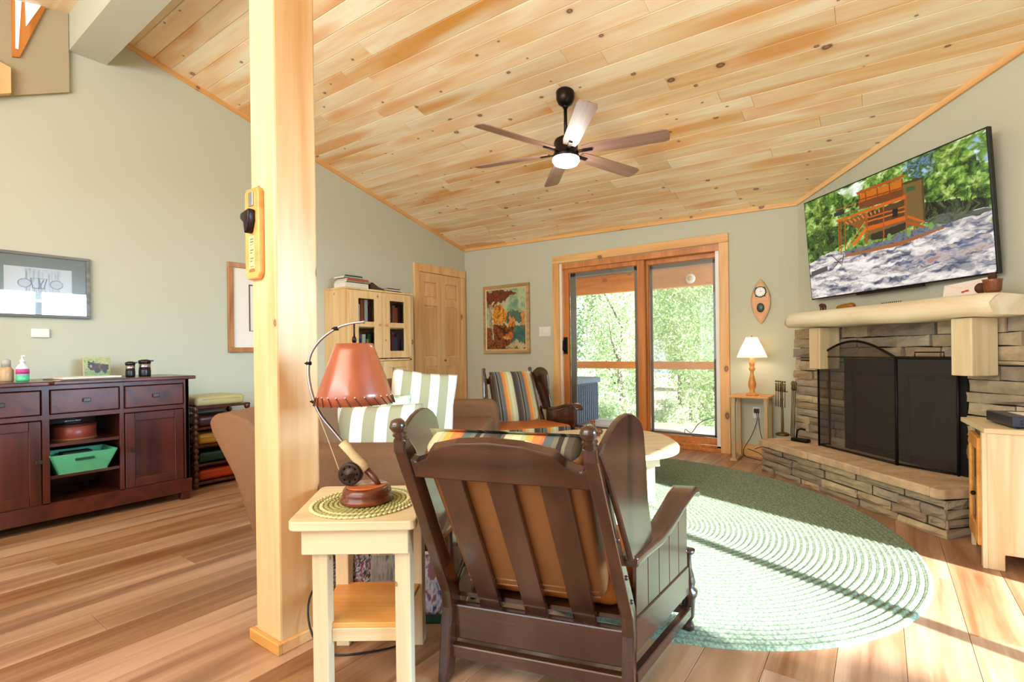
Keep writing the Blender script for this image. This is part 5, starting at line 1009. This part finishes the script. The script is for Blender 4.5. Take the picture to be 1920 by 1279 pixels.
# ================================================================ END TABLE + LAMP
TZ = .55
et = thing('end_table', 'pale pine end table beside the post carrying the fishing rod lamp', 'table', camfr(-.60, 1.63), CROT)
def rc(pts, r=.03, n=4):
    out = []; k = len(pts)
    for i in range(k):
        p = Vector(pts[i]); a = (Vector(pts[i-1])-p).normalized(); b_ = (Vector(pts[(i+1) % k])-p).normalized()
        for j in range(n+1): t = j/n; q = (p+a*r)*(1-t)**2+p*2*t*(1-t)+(p+b_*r)*t*t; out.append((q.x, q.y))
    return out
MB().prism(rc([(-.165, -.19), (.212, -.19), (.145, .20), (-.237, .20)]), TZ-.028, TZ, 'z').build('tabletop', PALE, et, bevel=.004)
MB().box(-.131, .184, -.172, -.152, .447, TZ-.028).build('front_apron', PALE, et, bevel=.002, seg=1)
MB().box(-.18, .13, .16, .18, .447, TZ-.028).build('back_apron', PALE, et, bevel=.002, seg=1)
for s_, p, q in ((0, (-.085, -.152), (-.138, .16)), (1, (.16, -.152), (.125, .16))): MB().prism([(p[0]-.008, p[1]), (p[0]+.01, p[1]), (q[0]+.01, q[1]), (q[0]-.008, q[1])], .455, TZ-.028, 'z').build('side_apron', PALE, et)
for x, y in ((-.087, -.13), (.160, -.13), (-.138, .15), (.124, .15)): MB().box(x-.023, x+.023, y-.022, y+.022, 0, TZ-.0285).build('leg', PALEZ, et, bevel=.003, seg=2)
MB().prism([(-.11, -.125), (.138, -.125), (.138, .145), (-.16, .145)], .205, .22, 'z').build('shelf', HONEY, et, bevel=.002, seg=1)
MB().box(-.064, .137, -.128, -.112, .165, .205).build('shelf_rail', PALE, et, bevel=.002, seg=1); MB().box(-.115, .1, .135, .15, .165, .205).build('shelf_rail', PALE, et, bevel=.002, seg=1)
# braided placemat
pm = thing('braided_placemat', 'round braided straw and olive mat under the rod lamp', 'placemat', (*camfr(-.60, 1.625)[:2], TZ+.0005), CROT)
STRAW = [flat('straw_braid', 'e3d9a8', .9, noise=.35, scale=120), flat('olive_braid', 'aaa66a', .9, noise=.35, scale=120)]
for k in range(11):
    r0 = .163-.0145*k; b = MB(); N = max(12, int(2*math.pi*r0/.016))
    if r0 < .015: break
    for j in range(N): a_ = 2*math.pi*(j+.5*(k % 2))/N; c_ = (r0*math.cos(a_), r0*math.sin(a_), .004); T_ = Matrix.Translation(c_) @ Matrix.Rotation(a_+R(90+28), 4, 'Z'); b.ball((0, 0, 0), (.0105, .006, .004), 6, 4, T=T_)
    b.build('braid_ring', STRAW[0 if k < 3 and k != 1 or k % 3 == 2 and k < 4 else 1], pm)
MB().lathe([(.16, .0), (.16, .0025)], 32).build('mat_base', STRAW[1], pm)
LMP = camfr(-.593, 1.616)
lp = thing('fishing_rod_lamp', 'table lamp made of a bent fly rod with reel and rust leather shade', 'lamp', (LMP[0], LMP[1], TZ+.0088), CROT)
BASEW = wood('lamp_base_wood', '5c2a18', '8a4526', 'X', 2, .25, coat=.4)
MB().lathe([(.078, 0), (.082, .004), (.082, .016), (.075, .022), (.077, .028), (.073, .042), (.066, .05)], 32).build('base', BASEW, lp)
MB().lathe([(.064, .0502), (.062, .053), (.002, .053)], 32).build('base_top', wood('lamp_base_top', 'a8501c', 'c96a2c', 'X', 2, .25, coat=.4), lp)
MB().tube([(.040, 0, .05), (.030, 0, .066), (.0, 0, .10)], [.007, .010, .011], 12).build('reel_seat', DARKZ, lp)
MB().tube([(.0, 0, .10), (-.02, 0, .122), (-.05, 0, .157), (-.077, 0, .191)], [.014, .016, .014, .016], 12).build('cork_grip', flat('cork', 'd9c296', .8, noise=.2, scale=60), lp)
rod = [(-.077, .191), (-.11, .232), (-.146, .278), (-.168, .325), (-.181, .375), (-.186, .426), (-.178, .478), (-.146, .525), (-.094, .562), (-.05, .577), (-.002, .583)]
rs_ = smooth([(x, 0, z) for x, z in rod]); MB().tube(rs_, [.006-.0022*i/(len(rs_)-1) for i in range(len(rs_)-1)]+[.006], 8).build('rod', STEEL, lp)
b = MB()
for x, z in ((-.168, .325), (-.184, .45), (-.094, .562)): b.tube([(x-.007, 0, z), (x+.007, 0, z)], .0065, 8).ball((x-.012, 0, z), .003, 6, 4)
b.build('line_guide', BLACKM, lp)
MB().tube([(-.196, .012, .425), (-.175, .01, .32), (-.13, .01, .2), (-.09, .0, .1), (-.055, 0, .075)], .0012, 5).build('fishing_line', flat('pale_line', 'e3c9a8', .5), lp)
TR = Matrix.Translation((-.047, -.012, .092)) @ Matrix.Rotation(R(90), 4, 'X')
MB().lathe([(.034, -.016), (.037, -.012), (.037, .012), (.034, .016), (.026, .012), (.012, .016), (.006, .022)], 24, T=TR).build('reel', flat('bronze_reel', '3b2c22', .4, .6), lp)
b = MB()
for k in range(8): a_ = k*math.pi/4; b.ball((.024*math.cos(a_), .024*math.sin(a_), .0135), .004, 6, 4, T=TR)
b.tube([TR @ Vector((0, .0, .02)), TR @ Vector((.02, .0, .022)), TR @ Vector((.022, 0, .034))], .003, 6).build('reel_knob', BLACKM, lp)
MB().tube([(-.035, 0, .58), (-.035, 0, .52)], .003, 8).lathe([(.006, .515), (.008, .525), (.005, .535)], 10, c=(-.035, 0)).build('shade_hanger', BRONZE, lp)
n_ = 36; vs = []
rr_ = [(.513, .058), (.49, .066), (.45, .080), (.40, .098), (.355, .112), (.318, .122)]
for z, r1 in rr_:
    for i in range(n_): a_ = 2*math.pi*i/n_; vs.append((-.035+r1*math.cos(a_), r1*math.sin(a_), z))
for z, r1 in reversed(rr_):
    for i in range(n_): a_ = 2*math.pi*i/n_; vs.append((-.035+(r1-.002)*math.cos(a_), (r1-.002)*math.sin(a_), z))
K = 12; fs = [(j*n_+i, j*n_+(i+1) % n_, ((j+1) % K)*n_+(i+1) % n_, ((j+1) % K)*n_+i) for j in range(K) for i in range(n_)]
LSH = wood('rawhide_shade', '83351d', 'ad5631', 'Z', .8, .34, var=0, coat=.6, grain=7)
MB().add(vs, fs, True).build('lamp_shade', LSH, lp)
b = MB()
for k in range(26): a_ = 2*math.pi*k/26; a2 = a_+.16; b.tube([(-.035+.1155*math.cos(a_), .1155*math.sin(a_), .345), (-.035+.1245*math.cos(a2), .1245*math.sin(a2), .317)], .0015, 5)
b.build('lacing', flat('dark_lacing', '4a2018', .7), lp)
b = MB()
for k in range(26): a_ = 2*math.pi*k/26; b.ball((-.035+.1155*math.cos(a_), .1155*math.sin(a_), .345), .0028, 6, 4)
b.build('eyelets', flat('pale_eyelet', 'e0b8a0', .5), lp)
c_ = MB().tube(smooth([camfr(-.68, 1.80, .33), camfr(-.80, 1.80, .26), camfr(-.865, 1.78, .16), camfr(-.84, 1.74, .06), camfr(-.76, 1.70, .008), camfr(-.60, 1.72, .006), camfr(-.46, 1.79, .006)]), .0035, 6).build('lamp_cord', BLACKP)
tag(c_, 'dark cord looping down between the post and the end table', 'cord')
# ---- magazine bin
mb_ = thing('magazine_bin', 'low dark green bin of magazines on the floor behind the end table', 'bin', camfr(-.63, 1.97), CROT)
MB().box(-.24, .24, -.075, .075, 0, .006).box(-.24, .24, -.075, -.07, 0, .035).box(-.24, .24, .07, .075, 0, .035).box(-.24, -.235, -.075, .075, 0, .035).box(.235, .24, -.075, .075, 0, .035).build('body', flat('dark_green_plastic', '1f3f33', .3), mb_)
MB().box(-.24, .20, .055, .068, .0, .285).box(-.24, -.215, -.06, .068, .006, .285).build('divider', DARKW, mb_)
def magcover(kind):
    c = Canvas(30, 44, 'e3e0e0', .7)
    if kind == 0: c.tex(c.full(), ['1c1616', 'e8e2e2', '2a1c20', 'd8d0d0', '7a2a34'], 9, 11, 3, .35, .6)
    elif kind == 1: c.tex(c.full(), ['8a8a8c', 'b9b7b2', '5a5a5c'], 12, 3, 4); c.poly([(.2, .1), (.8, .1), (.8, .6), (.2, .6)], 'b9a8b5'); c.ell(.5, .4, .18, .12, '7a4a66'); c.poly([(0, 0), (1, 0), (1, .14), (0, .14)], '2c5a44')
    elif kind == 2: c.line(.15, .9, .6, .9, .02, '3a3a40'); c.poly([(.4, .3), (.8, .3), (.8, .5), (.4, .5)], '4a4a58'); c.ell(.6, .15, .15, .06, '2c3038')
    elif kind == 3: c.line(.15, .88, .8, .88, .02, '8a8a98'); c.line(.2, .8, .6, .8, .02, '9a9aa8'); c.ell(.5, .4, .2, .15, '4a5a8a')
    else: c.tex(c.full(), ['3a4a8a', 'b5c0e0', 'e8e8f0', '8a5a6a', '5a78b5'], 5, 6, 9); c.ell(.3, .75, .2, .15, '9a6a78')
    return c
for k, (x, y, kd, lb, w_) in enumerate(((-.19, -.045, 0, 'black and white floral magazine at the left end of the bin', .10), (-.10, -.03, 0, 'dark floral magazine second from the left in the bin', .11), (-.015, -.05, 1, 'grey magazine with a purple flower and green foot in the bin', .105), (.07, -.04, 2, 'white magazine with small dark pictures in the bin', .11), (.135, -.025, 3, 'pale magazine with a blue blot in the bin', .10), (.19, -.05, 4, 'blue photographic magazine at the right end of the bin', .09))):
    p = camfr(-.63+x, 1.97+y, .0065); t = thing('magazine', lb, 'magazine', p, CROT, 'magazines in the green bin')
    MB().box(-w_/2, w_/2, .0, .006, 0, .245).build('pages', PAPER, t, rot=(R(-3), 0, 0)); magcover(kd).build('cover', PRINT, t, w_, .245, (-w_/2, -.001, 0), (R(-3), 0, 0))
